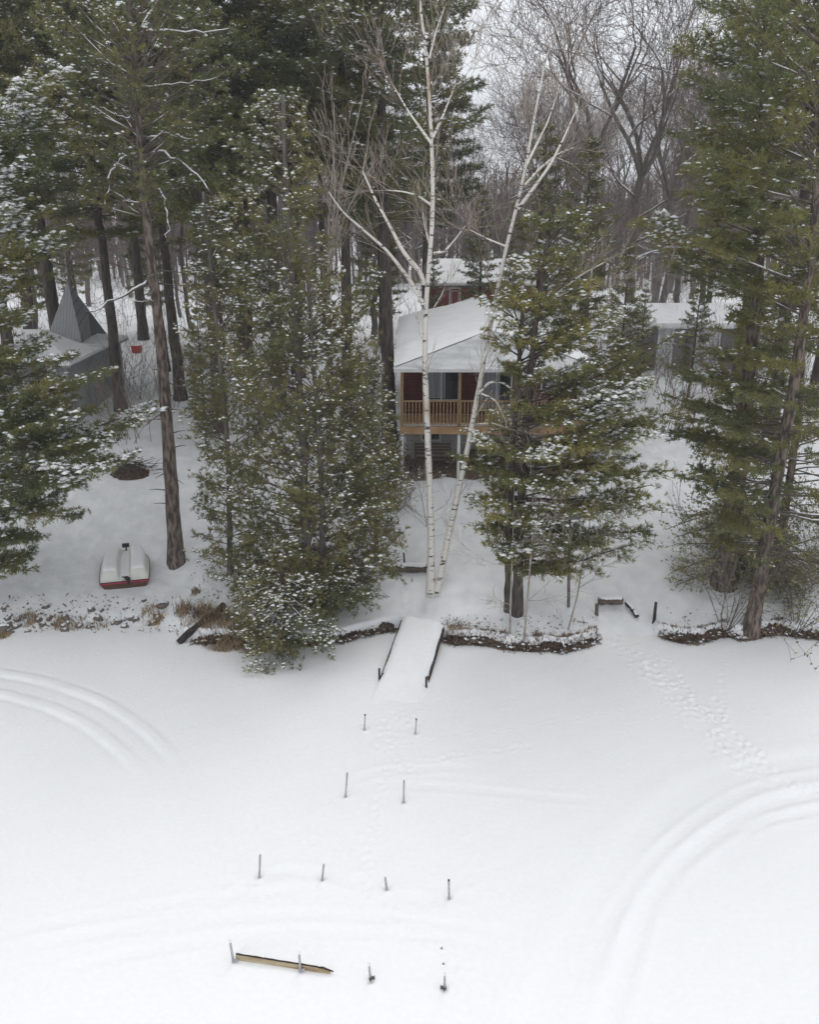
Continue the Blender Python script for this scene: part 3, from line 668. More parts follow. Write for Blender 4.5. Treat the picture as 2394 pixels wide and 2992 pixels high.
def proto_bare(seed, H, r, forks=3, snow=.3):
    rng = np.random.default_rng(seed); root = thing('bare_tree', 'x', 'bare tree', (0, 0, 0))
    k = 9; z = np.linspace(0, H * .42, k); tr = np.stack([np.cumsum(rng.normal(0, .12, k)), np.cumsum(rng.normal(0, .1, k)), z], 1); tr[0] = (0, 0, -.3)
    tb = MB(); tb.tube(tr, np.linspace(r, r * .68, k), 9, 0, .04, rng); tb.build('trunk', M['bark_grey'], root)
    out = []
    for i in range(forks):
        a = 6.28 * i / forks + rng.uniform(-.5, .5); s = rng.uniform(.25, .6)
        grow(rng, tr[-1] - np.array([0, 0, .1]), (math.cos(a) * s, math.sin(a) * s, 1), H * .24, r * .5, 5, out, .10, .5, .15, 5, .009, .74, (2, 3))
    for i in range(6):
        a = rng.uniform(0, 6.28); zz = rng.uniform(.4, .95); q = tr[int(zz * (k - 1))]
        grow(rng, q, (math.cos(a), math.sin(a), .35), H * .15, r * .25, 3, out, .1, .45, .13, 4, .011, .72, (2, 3))
    cm = MB(); emit(cm, out, .05, 0, 1)
    for pts, rad, lv in out:
        if rad[0] > .05 and abs(pts[-1][2] - pts[0][2]) < np.linalg.norm(pts[-1] - pts[0]) * .75: snowline(cm, pts, rad, 2, rng, 1.0)
    cm.build('crown', [M['bark_grey'], M['twig_red'], M['tree_snow']], root)
    return root
pb = [proto_bare(71, 20, .26), proto_bare(72, 18, .2, 2), proto_bare(73, 22, .3, 4), proto_bare(74, 16, .15, 3)]
def put_bare(k, px, Y, rz, s, label, group=None, first=set()):
    x = (px - 1197) * mpp(Y, 6); loc = (x, Y, tz(x, Y))
    if k not in first:
        first.add(k); r = pb[k]; r.location = tuple(float(v) for v in loc); r.rotation_euler.z = rz; r.scale = (s,) * 3; r['label'] = label
        if group: r['group'] = group
    else: copy_thing(pb[k], loc, rz, s, label, group)
for k, px, Y, rz, s, lab in [
 (0, 1705, 60, .4, 1.4, 'tall leafless tree right of the birch tops, nearest in the gap of sky'),
 (2, 1825, 57, 2.1, 1.15, 'leafless tree with a thick forked trunk and snowy arching limb'),
 (1, 1930, 53, 4.0, 1.25, 'straight dark leafless tree just left of the white garage'),
 (3, 1990, 58, 1.0, 1.25, 'slanting leafless tree behind the white garage'),
 (3, 1600, 66, 3.0, 1.25, 'leafless tree above the snowy cottage roof'),
 (1, 1480, 70, 5.0, 1.0, 'leafless tree behind the red barn'),
 (3, 230, 56, 2.6, 1.0, 'thin pale leafless tree in the clearing behind the grey pointed roof'),
 (1, 420, 62, .6, 1.1, 'leafless tree behind the bare trunked pine beyond the clearing'),
 (3, 90, 63, 4.6, 1.2, 'leafless tree at the far left beyond the grey house'),
 (3, 560, 60, 1.6, 1.1, 'leafless tree behind the young pine beside the clearing'),
 (1, 1090, 60, 3.6, 1.1, 'leafless tree between the tall dark pine and the red barn'),
 (3, 1330, 72, 2.2, .95, 'leafless tree rising behind the barn roof between the two birches'),
 (1, 2060, 66, 5.2, 1.2, 'leafless tree at the left edge of the right hand pines')]:
    put_bare(k, px, Y, rz, s, lab, 'leafless trees behind the cottage')
rng = np.random.default_rng(5)
for i in range(44):
    px = rng.uniform(-150, 2550) if i % 3 else rng.uniform(1200, 2100); Y = rng.uniform(66, 118)
    put_bare(int(rng.integers(0, 4)), px, Y, rng.uniform(0, 6.28), rng.uniform(.75, 1.05) * (.68 if 1270 < px < 1530 else 1), 'slender grey leafless tree among many in the far woods', 'grey leafless trees of the far woods')
# far wood beyond them: one brown grey mass
def far_wood():
    rng = np.random.default_rng(6); b = MB(); tr, tw, r0, r1 = [], [], [], []
    for i in range(1500):
        Y = 92 + 110 * rng.random() ** 1.5; x = rng.uniform(-.62, .62) * Y; z = tz(x, Y); H = rng.uniform(8, 13) ; d = rng.normal(0, .04, 2)
        top = np.array([x + d[0] * H, Y + d[1] * H, z + H]); base = np.array([x, Y, z - .3])
        tr.append(base); tw.append(top); r0.append(.16); r1.append(.03)
        m = 60; u = rng.uniform(.12, 1, m); p = base + (top - base) * u[:, None]; a = rng.uniform(0, 6.28, m); l_ = (1.25 - u) * rng.uniform(1.0, 3.4, m)
        e = p + np.stack([np.cos(a), np.sin(a), rng.uniform(.5, 1.6, m)], 1) * l_[:, None] * .6
        tr.extend(p); tw.extend(e); r0.extend([.035] * m); r1.extend([.02] * m)
    b.segs(np.array(tr), np.array(tw), np.array(r0), np.array(r1), 3, 0)
    tag(b.build('far_woodland', M['bark_far']), 'brown grey leafless wood massed along the skyline beyond the clearing', 'woodland', kind='stuff')
far_wood()
def undergrowth():
    rng = np.random.default_rng(8); b = MB(); out = []
    for i in range(420):
        Y = rng.uniform(46, 100); x = rng.uniform(-.55, .55) * Y
        if i < 120: Y = rng.uniform(36, 50); x = rng.choice([rng.uniform(-20, -6), rng.uniform(9, 22)])
        z = tz(x, Y)
        for j in range(3): grow(rng, (x + rng.normal(0, .2), Y + rng.normal(0, .2), z - .05), (rng.normal(0, .25), rng.normal(0, .25), 1), rng.uniform(.8, 2.2), .018, 2, out, .1, .4, .12, 3, .008, .7, (2, 3))
    emit(b, out, .5)
    tag(b.build('undergrowth', M['twig_red']), 'thin leafless brush scattered through the snowy woods', 'brush', kind='stuff')
undergrowth()

# ------------------------------------------------------------------ birches
def birch(name, label, stems, seed, base_px, mats=('birch', 'birch_twig'), twn=1.0, group=None, yoff=0.0, twl=1.0, thin=.0045):
    rng = np.random.default_rng(seed); g = ground(*base_px); root = thing(name, label, 'birch tree', g, group)
    tb = MB(); bm_ = MB(); out = []
    for k, (pts, r0, r1, yo) in enumerate(stems):
        w = [g if (k == 0 or pts[0] == base_px) and i == 0 else at(p[0], p[1], g[1] + yoff + yo * i / (len(pts) - 1) + (p[2] if len(p) > 2 else 0)) for i, p in enumerate(pts)]
        q = resample(np.array(w), 26); rad = np.linspace(r0, r1, 26)
        if k == 0 or pts[0] == base_px: rad = rad + r0 * .35 * np.exp(-np.arange(26) / 1.2)
        (tb if k == 0 else bm_).tube(q, rad, 9, 0, .05, rng)
        nn = int((13 if k == 0 else 6) * twn)
        for i in range(nn):
            j = int(rng.uniform(.35, 1) * 25); a = rng.uniform(0, 6.28); t = q[min(j + 1, 25)] - q[j - 1]; t /= np.linalg.norm(t)
            d = t + .75 * np.array([math.cos(a), math.sin(a), .1])
            grow(rng, q[j], d, rng.uniform(.7, 1.7) * twl, max(rad[j] * .3, .007), int(rng.integers(2, 4)), out, .12, .33, .10, 5, thin, .66, (2, 3))
        grow(rng, q[-1], q[-1] - q[-3], 1.1 * twl, r1 * .9, 2, out, .1, .3, .08, 5, thin, .66, (2, 2))
    emit(bm_, out, .02, 0, 1, 5)
    tb.build('trunk', M[mats[0]], root, g); bm_.build('branches', [M[mats[0]], M[mats[1]]], root, g)
    return root
B1 = (1258, 1738)
birch('birch_tree', 'white birch rising straight up in front of the cottage deck',
      [([B1, (1262, 1600), (1258, 1450), (1250, 1300), (1243, 1100), (1240, 950), (1250, 800), (1268, 650), (1266, 500), (1258, 350), (1253, 200), (1240, 100), (1230, 30)], .125, .035, .5),
       ([(1238, 830), (1234, 800), (1180, 740), (1140, 660), (1100, 590), (1060, 500)], .075, .02, -.6),
       ([(1238, 890), (1200, 820), (1130, 730), (1060, 670), (1000, 620), (960, 560)], .065, .018, .5),
       ([(1262, 420), (1225, 370), (1190, 320), (1150, 250)], .045, .012, .3), ([(1266, 400), (1290, 350), (1310, 300), (1330, 250)], .045, .012, -.4),
       ([(1262, 600), (1220, 570), (1180, 560), (1130, 555)], .035, .01, -.5), ([(1268, 740), (1300, 735), (1330, 700), (1360, 660)], .04, .01, .4),
       ([(1255, 170), (1275, 90), (1300, 20)], .03, .01, .2)], 81, B1, twn=1.1)
B2 = (1276, 1736)
birch('birch_tree', 'white birch leaning to the right across the cottage with a forked top',
      [([B2, (1300, 1620), (1330, 1480), (1365, 1330), (1388, 1200), (1415, 1050), (1445, 900), (1470, 760), (1500, 640), (1540, 500), (1550, 400), (1570, 300), (1590, 200)], .11, .028, 1.0),
       ([(1515, 610), (1560, 550), (1610, 480), (1650, 400), (1690, 310)], .055, .015, -.5), ([(1400, 1080), (1430, 1010), (1500, 950), (1580, 890), (1640, 850), (1700, 800), (1765, 768)], .06, .016, -1.5),
       ([(1645, 850), (1700, 842), (1750, 835)], .03, .01, 0), ([(1540, 480), (1570, 420), (1600, 360), (1635, 260)], .04, .012, .6), ([(1535, 540), (1580, 490), (1630, 450), (1680, 430)], .035, .012, .8),
       ([(1400, 1150), (1430, 1115), (1470, 1115), (1510, 1150), (1530, 1200), (1525, 1230)], .04, .016, -1.0), ([(1408, 1150), (1450, 1170), (1480, 1230), (1480, 1250)], .03, .012, -1.3),
       ([(1395, 1240), (1440, 1235), (1490, 1255), (1520, 1280)], .028, .01, -1.2), ([(1480, 720), (1430, 700), (1370, 670)], .03, .01, .3)], 82, B2, twn=1.1)
BC = (960, 800)
rootY = 33
def clump():
    x = (960 - 1197) * mpp(rootY, 6); g = np.array([x, rootY, tz(x, rootY)]); root = thing('multi_stem_birch', 'pale thin stemmed leafless clump rising between the leaning shore pine and the birches', 'birch tree', g)
    rng = np.random.default_rng(84); bm_ = MB(); tb = MB(); out = []
    for k, pts in enumerate(([(955, 780), (975, 650), (985, 560), (975, 450), (965, 350)], [(958, 780), (985, 620), (1010, 480), (1040, 380), (1060, 280)], [(956, 780), (960, 640), (970, 500), (985, 400), (975, 300)], [(960, 790), (1000, 640), (1040, 560), (1090, 480)])):
        w = [g + np.array([.1 * k - .15, 0, -.1])] + [at(a, b, rootY + .3 * k) for a, b in pts]; q = resample(np.array(w), 22); rad = np.linspace(.055, .016, 22); tb.tube(q, rad, 7, 0, .04, rng)
        for i in range(7):
            j = int(rng.uniform(.55, 1) * 21); a = rng.uniform(0, 6.28); t = q[min(j + 1, 21)] - q[j - 1]; t /= np.linalg.norm(t)
            grow(rng, q[j], t + .3 * np.array([math.cos(a), math.sin(a), .2]), rng.uniform(.6, 1.3), .014, 2, out, .15, .25, .08, 5, .007, .7, (2, 3))
    emit(bm_, out, .02, 0, 1, 5); tb.build('trunk', M['clump_bark'], root, g); bm_.build('branches', [M['clump_bark'], M['birch_twig']], root, g)
clump()
# thin saplings on the bank
def sapling(label, pts, r, seed, leaf=0, name='sapling', group='thin saplings on the bank'):
    rng = np.random.default_rng(seed); g = ground(*pts[0]); root = thing(name, label, 'sapling', g, group)
    w = [g] + [at(p[0], p[1], g[1] + .1 * i) for i, p in enumerate(pts[1:])]; q = resample(np.array(w), 16); q[0, 2] -= .1; rad = np.linspace(r, r * .3, 16)
    tb = MB(); tb.tube(q, rad, 7, 0, .06, rng); tb.build('trunk', M['clump_bark'], root, g)
    out = []; 
    for i in range(9):
        j = int(rng.uniform(.25, 1) * 15); a = rng.uniform(0, 6.28)
        grow(rng, q[j], (math.cos(a), math.sin(a), .5), rng.uniform(.4, 1.3), .011, 3, out, .08, .35, .12, 4, .004, .7, (2, 3))
    b = MB(); emit(b, out, .5, 0, 0); b.build('branches', M['clump_bark'], root, g)
sapling('thin pale sapling in front of the two dark pine trunks', [(1490, 1852), (1495, 1700), (1500, 1560), (1505, 1400)], .035, 91)
sapling('slender sapling rising from the bank edge, right of the dark trunks', [(1530, 1890), (1542, 1750), (1555, 1600), (1560, 1480), (1550, 1350)], .04, 92)
sapling('slanting sapling on the bank beside the boat ramp', [(1660, 1842), (1690, 1740), (1702, 1650), (1720, 1560), (1735, 1450)], .032, 93)
sapling('leafless sapling below the cottage at the left birch', [(1268, 1600), (1240, 1500), (1230, 1430), (1200, 1380)], .02, 94)
def brushy(name, label, px, n, h, seed, spread=.5, matn='clump_bark', leaf=None, dep=3):
    rng = np.random.default_rng(seed); g = ground(*px); root = thing(name, label, 'shrub', g); out = []
    for i in range(n):
        a = rng.uniform(0, 6.28); s = rng.uniform(.1, spread)
        grow(rng, g + np.array([math.cos(a) * .12, math.sin(a) * .12, -.05]), (math.cos(a) * s, math.sin(a) * s, 1), h * rng.uniform(.4, .7), .016, dep, out, .02, .4, .13, 4, .0055, .72, (2, 3))
    b = MB(); emit(b, out, .5); b.build('stems', M[matn], root, g)
    if leaf:
        tips = np.array([o[0][-1] for o in out if o[2] <= 1]); tips = tips[rng.random(len(tips)) < leaf[1]]
        c = MB(); tufts(c, tips, np.tile([0, 0, .1], (len(tips), 1)), np.full(len(tips), leaf[2]), rng, 4, .8, .28)
        flecks(c, tips[rng.random(len(tips)) < .25] + np.array([0, 0, .02]), np.full(len(tips), .035)[: (0)] if False else np.full(int(1e6), .035)[:0], rng) if False else None
        c.build('leaves', M[leaf[0]], root, g)
brushy('shrub', 'leafless bushy shrub at the foot of the right shore pine', (2120, 1838), 12, 3.6, 101, .75, 'limb', ('needle_yellow', .8, .075))
brushy('shrub', 'twiggy shrub with sparse green leaves at the right end of the shore', (2330, 1845), 11, 3.2, 102, .8, 'limb', ('needle_yellow', .8, .075))
brushy('shrub', 'fine twigged shrub left of the log wall beside the birches', (1090, 1640), 8, 1.6, 103, .5, 'twig_red')
brushy('shrub', 'faint leafless shrub below the cottage deck', (1150, 1500), 9, 1.4, 104, .6, 'twig_red')
brushy('shrub', 'dark evergreen clump low under the cottage deck at its left post', (1085, 1420), 9, 1.7, 106, .4, 'bark_dark', ('needle_dark', .9, .12))
brushy('oak_sapling', 'young oak still holding rust orange leaves in front of the grey house', (40, 1290), 9, 2.6, 105, .5, 'bark_dark', ('orange_leaf', .9, .12))

# ------------------------------------------------------------------ bank edge, grass, stones
def bank_edge(name, label, x0, x1, seed, h=.33, cat='bank'):
    rng = np.random.default_rng(seed); n = int((x1 - x0) / .03); xs = np.linspace(x0, x1, n); b = MB()
    prof = [(-.10, -.04), (-.13, .05), (-.07, .16), (-.12, .24), (.0, h + .03), (.14, h + .05)]
    v = np.zeros((n, len(prof), 3))
    for i, x in enumerate(xs):
        env = min(1, (i + 1) / 10, (n - i) / 10); lump = .5 + .5 * math.sin(x * 4.1 + seed) * math.sin(x * 1.7) + rng.uniform(0, .5)
        for k, (d, z) in enumerate(prof): v[i, k] = (x + rng.normal(0, .012), shore(x) + d * (.6 + .6 * lump) + rng.normal(0, .02), z * env * (.28 + .42 * lump) + rng.normal(0, .02))
    k = len(prof); i = np.arange(n - 1)[:, None] * k; j = np.arange(k - 1)[None]
    b.add(v.reshape(-1, 3), np.stack([i + j, i + j + 1, i + k + j + 1, i + k + j], -1).reshape(-1, 4), 0, False)
    tag(b.build(name, M['earth']), label, cat, kind='structure')
def blades(name, label, spots, seed, matn='grass', cat='grass'):
    """spots: (x, y, radius, count, height)"""
    rng = np.random.default_rng(seed); b = MB(); 
    for (x, y, rad, cnt, h) in spots:
        a = rng.uniform(0, 6.28, cnt); r_ = rad * np.sqrt(rng.random(cnt)); px = x + np.cos(a) * r_; py = y + np.sin(a) * r_
        pz = np.where(py > shore(px), terrain(px, py), 0.0) - .02
        hh = h * rng.uniform(.4, 1.15, cnt); l_ = rng.normal(0, .35, (cnt, 2)) * hh[:, None]; w_ = rng.uniform(.006, .014, cnt)
        p0 = np.stack([px, py, pz], 1); m = p0 + np.concatenate([l_ * .4, (hh * .6)[:, None]], 1); t = p0 + np.concatenate([l_ * 1.3, (hh * .9)[:, None]], 1)
        s = np.stack([np.cos(a + 1), np.sin(a + 1), 0 * a], 1) * w_[:, None]
        v = np.stack([p0 - s, p0 + s, m + s * .8, m - s * .8, t], 1).reshape(-1, 3); o = (np.arange(cnt) * 5)[:, None]
        b.add(v, o + np.array([[0, 1, 2, 3]])); b.n -= 0
        b.f.append((o + np.array([[3, 2, 4]])).astype(np.int32) + (b.n - len(v))); b.m.append((cnt, 0, False))
    return tag(b.build(name, M[matn]), label, cat, kind='stuff')
def edge_spots(x0, x1, step, rad, cnt, h, rng, off=.05): return [(x, float(shore(x)) + off + rng.normal(0, .05), rad, int(cnt * 1.6 * rng.random() ** 2), h * rng.uniform(.6, 1.2)) for x in np.arange(x0, x1, step)]
rng = np.random.default_rng(15)
xa = PX(560, 1872)
bank_edge('earth_bank', 'dark undercut earth edge of the shore left of the gangway', xa, PX(1162, 1836), 1)
bank_edge('earth_bank', 'brown ragged earth edge of the little point right of the gangway', PX(1288, 1868), xr0 + .02, 2, .30)
bank_edge('earth_bank', 'dark broken earth edge right of the boat ramp', xr1 + .05, PX(2175, 1865), 3, .34)
bank_edge('earth_bank', 'dark earth edge below the brush at the right end of the shore', PX(2210, 1858), 22, 4, .36)
blades('dry_grass', 'brown dried grass fringing the little point right of the gangway', edge_spots(PX(1290, 1868), xr0 + .1, .10, .12, 60, .16, rng), 16)
blades('dry_grass', 'dead brown growth on the broken bank right of the boat ramp', edge_spots(xr1, PX(2394, 1866) + 2, .14, .14, 50, .16, rng), 17, 'litter')
g1 = ground(660, 1838); g2 = ground(600, 1800); g3 = ground(450, 1805); g4 = ground(535, 1790); g5 = ground(740, 1850)
blades('dry_grass', 'tan dried grass tussocks around the black log at the shore', [(g1[0], g1[1], .8, 1100, .42), (g2[0], g2[1], .4, 260, .5), (g4[0], g4[1], .3, 130, .55), (g3[0], g3[1], .42, 170, .3), (g5[0], g5[1], .7, 600, .32), (g1[0] - 1.2, g1[1] + .5, .5, 90, .4), (g4[0] + .2, g4[1] + 1.0, .15, 60, .3)], 18)
for nm_, a_, b_ in (('curled dead leaves and rootlets matted on the earth edge of the little point', PX(1290, 1868), xr0 + .1), ('curled dead leaves and rootlets matted on the earth edge left of the gangway', xa, PX(1160, 1836)), ('curled dead leaves matted on the broken edge right of the boat ramp', xr1, PX(2394, 1866) + 2)):
    P_ = []; rg_ = np.random.default_rng(int(abs(a_) * 100))
    for x_ in np.arange(a_, b_, .012):
        for q_ in range(2): P_.append((x_, float(shore(x_)) - .12 + rg_.normal(0, .07), max(.02, rg_.uniform(.0, .30) * (.6 + .4 * math.sin(x_ * 4)))))
    P_ = np.array(P_); bb_ = MB(); tufts(bb_, P_, np.tile([0, -.2, .25], (len(P_), 1)), rg_.uniform(.04, .12, len(P_)), rg_, 3, .9, .16)
    sel_ = rg_.random(len(P_)) < .10; flecks(bb_, P_[sel_] + np.array([0, .03, .04]), rg_.uniform(.03, .08, sel_.sum()), rg_)
    tag(bb_.build('matted_leaves', [M['litter'], M['tree_snow']]), nm_, 'leaves', kind='stuff')
gl = ground(90, 1832)
blades('dry_grass', 'rust brown dead grass on the bank at the far left', [(gl[0] + dx, float(shore(gl[0] + dx)) + .25 + rng.normal(0, .16), .32, int(260 * rng.random() ** 2.2), .2) for dx in np.arange(-3.2, 2.2, .3)], 19, 'grass')
blades('dry_grass', 'dead leaf litter showing through the snow on the little point', [(float(ground(rng.uniform(1300, 1420), rng.uniform(1810, 1850))[0]), float(ground(1350, rng.uniform(1812, 1850))[1]), .3, 60, .07) for k in range(18)] + [(float(ground(px_, 1865)[0]), float(ground(px_, 1862)[1]), .3, 40, .06) for px_ in range(1420, 1740, 22)], 20, 'litter')
# leaves and twigs on the snow
def specks():
    rng = np.random.default_rng(33); b = MB(); P = []
    for k in range(900):
        if k < 420: p = (rng.uniform(0, 640), rng.uniform(1740, 1850)); 
        elif k < 520: p = (rng.uniform(560, 650), rng.uniform(1600, 1780))
        elif k < 760: p = (rng.uniform(1300, 1750), rng.uniform(1800, 1890))
        else: p = (rng.uniform(1950, 2394), rng.uniform(1780, 1870))
        P.append(ground(*p) + np.array([0, 0, .015]))
    P = np.array(P); tufts(b, P, np.tile([0, 0, .25], (len(P), 1)), rng.uniform(.03, .10, len(P)), rng, 2, .8, .3)
    tag(b.build('leaf_litter', M['litter']), 'dead leaves and twigs strewn on the snowy bank', 'leaves', kind='stuff')
specks()
def rock_mesh(seed):
    rng = np.random.default_rng(seed); b = MB(); n, m = 10, 6; V = []
    ph = rng.uniform(0, 6, 4)
    for j in range(m + 1):
        th = math.pi * j / m
        for i in range(n):
            a = 2 * math.pi * i / n; r_ = 1 + .18 * math.sin(2 * a + ph[0]) + .14 * math.sin(3 * a + ph[1] + th * 2) + rng.normal(0, .07)
            V.append((r_ * math.sin(th) * math.cos(a), .75 * r_ * math.sin(th) * math.sin(a), .55 * math.cos(th)))
    i = np.arange(m)[:, None] * n; j = np.arange(n)[None]; f = np.stack([i + j, i + (j + 1) % n, i + n + (j + 1) % n, i + n + j], -1).reshape(-1, 4)
    b.add(V, f[:, ::-1], 0, False); return b
rocks = []
def rock_thing(k, loc, s, rz, label, group):
    if k >= len(rocks):
        root = thing('stone', label, 'stone', loc, group)
        rock_mesh(200 + k).build('rock', M['stone'], root)
        c = MB(); n = 9; rg = np.random.default_rng(300 + k)
        ring = [(0.62 * math.cos(6.283 * i / n) * rg.uniform(.8, 1.1) + .05, .45 * math.sin(6.283 * i / n) * rg.uniform(.8, 1.1) + .12, .38) for i in range(n)]
        top = [(p[0] * .6, p[1] * .6 + .04, .60) for p in ring]
        c.add(ring + top + [(0, .06, .64)], [[i, (i + 1) % n, n + (i + 1) % n, n + i] for i in range(n)], 0, True); 
        c.f.append(np.array([[n + i, n + (i + 1) % n, 2 * n] for i in range(n)], np.int32) + (c.n - 2 * n - 1)); c.m.append((n, 0, True))
        c.build('snow_cap', M['tree_snow'], root); rocks.append(root)
    else: root = copy_thing(rocks[k], loc, rz, s, label, group)
    root.scale = (s, s, s); root.rotation_euler.z = rz; return root
rng = np.random.default_rng(44)
for i in range(58):
    a = rng.uniform(-40, 470); b_ = 1852 - a * .07 - abs(rng.normal(0, 34)) + rng.uniform(-5, 8)
    g = ground(a, b_); rock_thing(i if i < 5 else int(rng.integers(0, 5)), g + np.array([0, 0, .0]), float(rng.uniform(.05, .17)), float(rng.uniform(0, 6)), 'small brown stone poking through the snow on the left bank', 'stones on the left bank')
for px, py, s, lab in ((478, 1770, .24, 'lone flat stone between the pedal boat and the dry grass'), (345, 1820, .16, 'brown pointed stone at the ice edge below the pedal boat'), (10, 1840, .3, 'larger brown stone at the far left ice edge'), (420, 1757, .1, 'small dark stone between the pedal boat and the bare trunk')):
    rock_thing(1, ground(px, py), s, .4, lab, None)

# ------------------------------------------------------------------ logs and small timber
def log(name, label, pts, r, matn, seed, snow=True, cat='log', parent=None, zoff=0.0, flat=.9):
    rng = np.random.default_rng(seed); w = np.array(pts); root = thing(name, label, cat, w[0]); q = resample(w, 14); q[:, 2] += zoff
    b = MB(); b.tube(q, r * (1 + .1 * np.sin(np.arange(14))), 9, 0, .07, rng); b.build('timber', M[matn], root, w[0])
    if snow:
        s = MB(); p = q.copy(); p[:, 2] += r * .72; s.tube(p[:], np.r_[r * .4, np.full(12, r * .85), r * .4], 8, 0, .08, rng, squash=.6); s.build('snow_cap', M['roof_snow'], root, w[0])
    return root
def gp(px, py, dz=0.0): g = ground(px, py).copy(); g[2] += dz; return g
log('black_log', 'charred black timber slanting down the bank onto the ice', [gp(522, 1880, .02), gp(570, 1848, .10), gp(612, 1815, .12), gp(655, 1782, .15)], .11, 'blackwood', 51, False)
log('log', 'snow topped log lying behind the foot of the birches', [gp(1118, 1668, .13), gp(1185, 1669, .13), gp(1250, 1672, .13)], .15, 'oldwood', 52)
log('driftwood', 'short grey stick leaning in the dry grass at the ice edge', [gp(668, 1838, .1), gp(690, 1868, .05)], .035, 'oldwood', 53, False)
a_, b_, c_ = gp(1750, 1768, .16), gp(1818, 1768, .16), gp(1862, 1808, .06)
root = log('log', 'brown log edging the head of the boat ramp', [a_, (a_ + b_) / 2, b_], .13, 'oldwood', 54)
log('log', 'darker log slanting down from the boat ramp edging', [b_ + np.array([.12, -.05, -.05]), (b_ + c_) / 2 + np.array([.1, 0, 0]), c_], .075, 'blackwood', 55, True)
def stake(name, label, px, py, top, r, matn, seed, cat='stake', dx=0, group=None):
    g = ground(px, py); t = at(px + dx, top, g[1]); b = MB(); q = np.array([g - np.array([0, 0, .1]), (g + t) / 2, t]); rng = np.random.default_rng(seed)
    b.tube(q, [r * 1.08, r, r * .92], 8, 0, .05, rng); o = b.build(name, M[matn], None, g); o.location = tuple(float(v) for v in g); tag(o, label, cat, group); return o
stake('stake', 'short dark wooden stake standing right of the boat ramp', 1912, 1817, 1760, .05, 'blackwood', 61, dx=6)
stake('stake', 'thin dark stake at the left end of the log by the birches', 1119, 1662, 1630, .03, 'blackwood', 62)
stake('stake', 'thin dark stake behind the middle of the log by the birches', 1183, 1655, 1615, .03, 'blackwood', 63, dx=-3)
stake('stake', 'stout brown stub at the left corner of the boat ramp', 1745, 1798, 1765, .06, 'oldwood', 64)
# platform feeder on a post
g = ground(1662, 1775); root = thing('bird_feeder', 'weathered grey tray feeder on a tall post under the pine boughs', 'bird feeder', g)
t = at(1665, 1512, g[1]); b = MB(); b.tube(np.array([g, (g + t) / 2, t]), .05, 8); b.build('post', M['bark_grey'], root, g)
b = MB(); b.box(t + np.array([-.02, 0, .06]), (.62, .4, .12)); b.build('tray', M['slate'], root, g)
b = MB(); b.box(t + np.array([-.02, 0, .16]), (.58, .37, .07), taper=.85); b.build('snow_cap', M['roof_snow'], root, g)

# ------------------------------------------------------------------ gangway
def gangway():
    A = ground(1225, 1835); 
    nl, nr = onz(1102, 2010, .03), onz(1243, 2010, .03)
    fl, fr = onz(1168, 1828, .40), onz(1290, 1850, .40)
    fl = fl + (fl - nl) * .12; fr = fr + (fr - nr) * .12
    root = thing('gangway', 'snow covered wooden gangway sloping from the shore down to the ice', 'gangway', (float((nl[0] + nr[0]) / 2), float(nl[1]), 0)); o = np.array(root.location)
    def quadbox(a, b, c, d, th, mb, mi=0):
        v = [a, b, c, d]; v = np.array(v); w = v.copy(); w[:, 2] -= th
        mb.add(np.concatenate([v, w]), [[0, 1, 2, 3], [7, 6, 5, 4], [0, 4, 5, 1], [1, 5, 6, 2], [2, 6, 7, 3], [3, 7, 4, 0]], mi)
    b = MB(); n = 26
    for i in range(n):
        u0, u1 = i / n + .003, (i + 1) / n - .006; quadbox(nl + (fl - nl) * u0, nr + (fr - nr) * u0, nr + (fr - nr) * u1, nl + (fl - nl) * u1, .04, b)
    b.build('deck_boards', M['oldwood'], root, o)
    for a, c, s in ((nl, fl, 1), (nr, fr, -1)):
        b = MB(); off = np.array([.035 * s, 0, -.045]); w_ = np.array([.045 * s, 0, 0]); quadbox(a + off - w_ * 1.6, a + off, c + off, c + off - w_ * 1.6, .085, b); b.build('side_beam', M['blackwood'], root, o)
    # snow blanket, thinning over the beam edges
    rng = np.random.default_rng(71); nu, nv = 60, 14; V = []
    for i in range(nu):
        u = i / (nu - 1); uu = -.25 + 1.28 * u
        l_, r_ = nl + (fl - nl) * uu, nr + (fr - nr) * uu
        if uu < 0: l_[2] = r_[2] = .03 + .16 * uu
        for j in range(nv):
            v = j / (nv - 1); ex = max(0, min(1, (.22 - uu) / .25)) * .10; p = l_ + (r_ - l_) * (v * (1 + 2 * ex) - ex)
            edge = min(v, 1 - v) * 8; p = p.copy(); tk = min(1, max(0, uu * 2.5 + .6)); p[2] += (.05 + .05 * min(1, edge)) * tk + .012 * math.sin(v * 9 + u * 20) + rng.normal(0, .004)
            if j in (0, nv - 1): p[2] = min(p[2] - .07, -.03) if ex > .01 else p[2] - .07
            V.append(p)
    i = np.arange(nu - 1)[:, None] * nv; j = np.arange(nv - 1)[None]
    b = MB(); b.add(V, np.stack([i + j, i + j + 1, i + nv + j + 1, i + nv + j], -1).reshape(-1, 4), 0, True); b.build('snow_blanket', M['snow'], root, o)
    for a, x_ in ((onz(1112, 1985, .0), -.03), (nr, .03)):
        b = MB(); b.tube(np.array([a + np.array([x_, 0, -.2]), a + np.array([x_, 0, .36])]), .03, 8); b.build('post', M['blackwood'], root, o)
gangway()
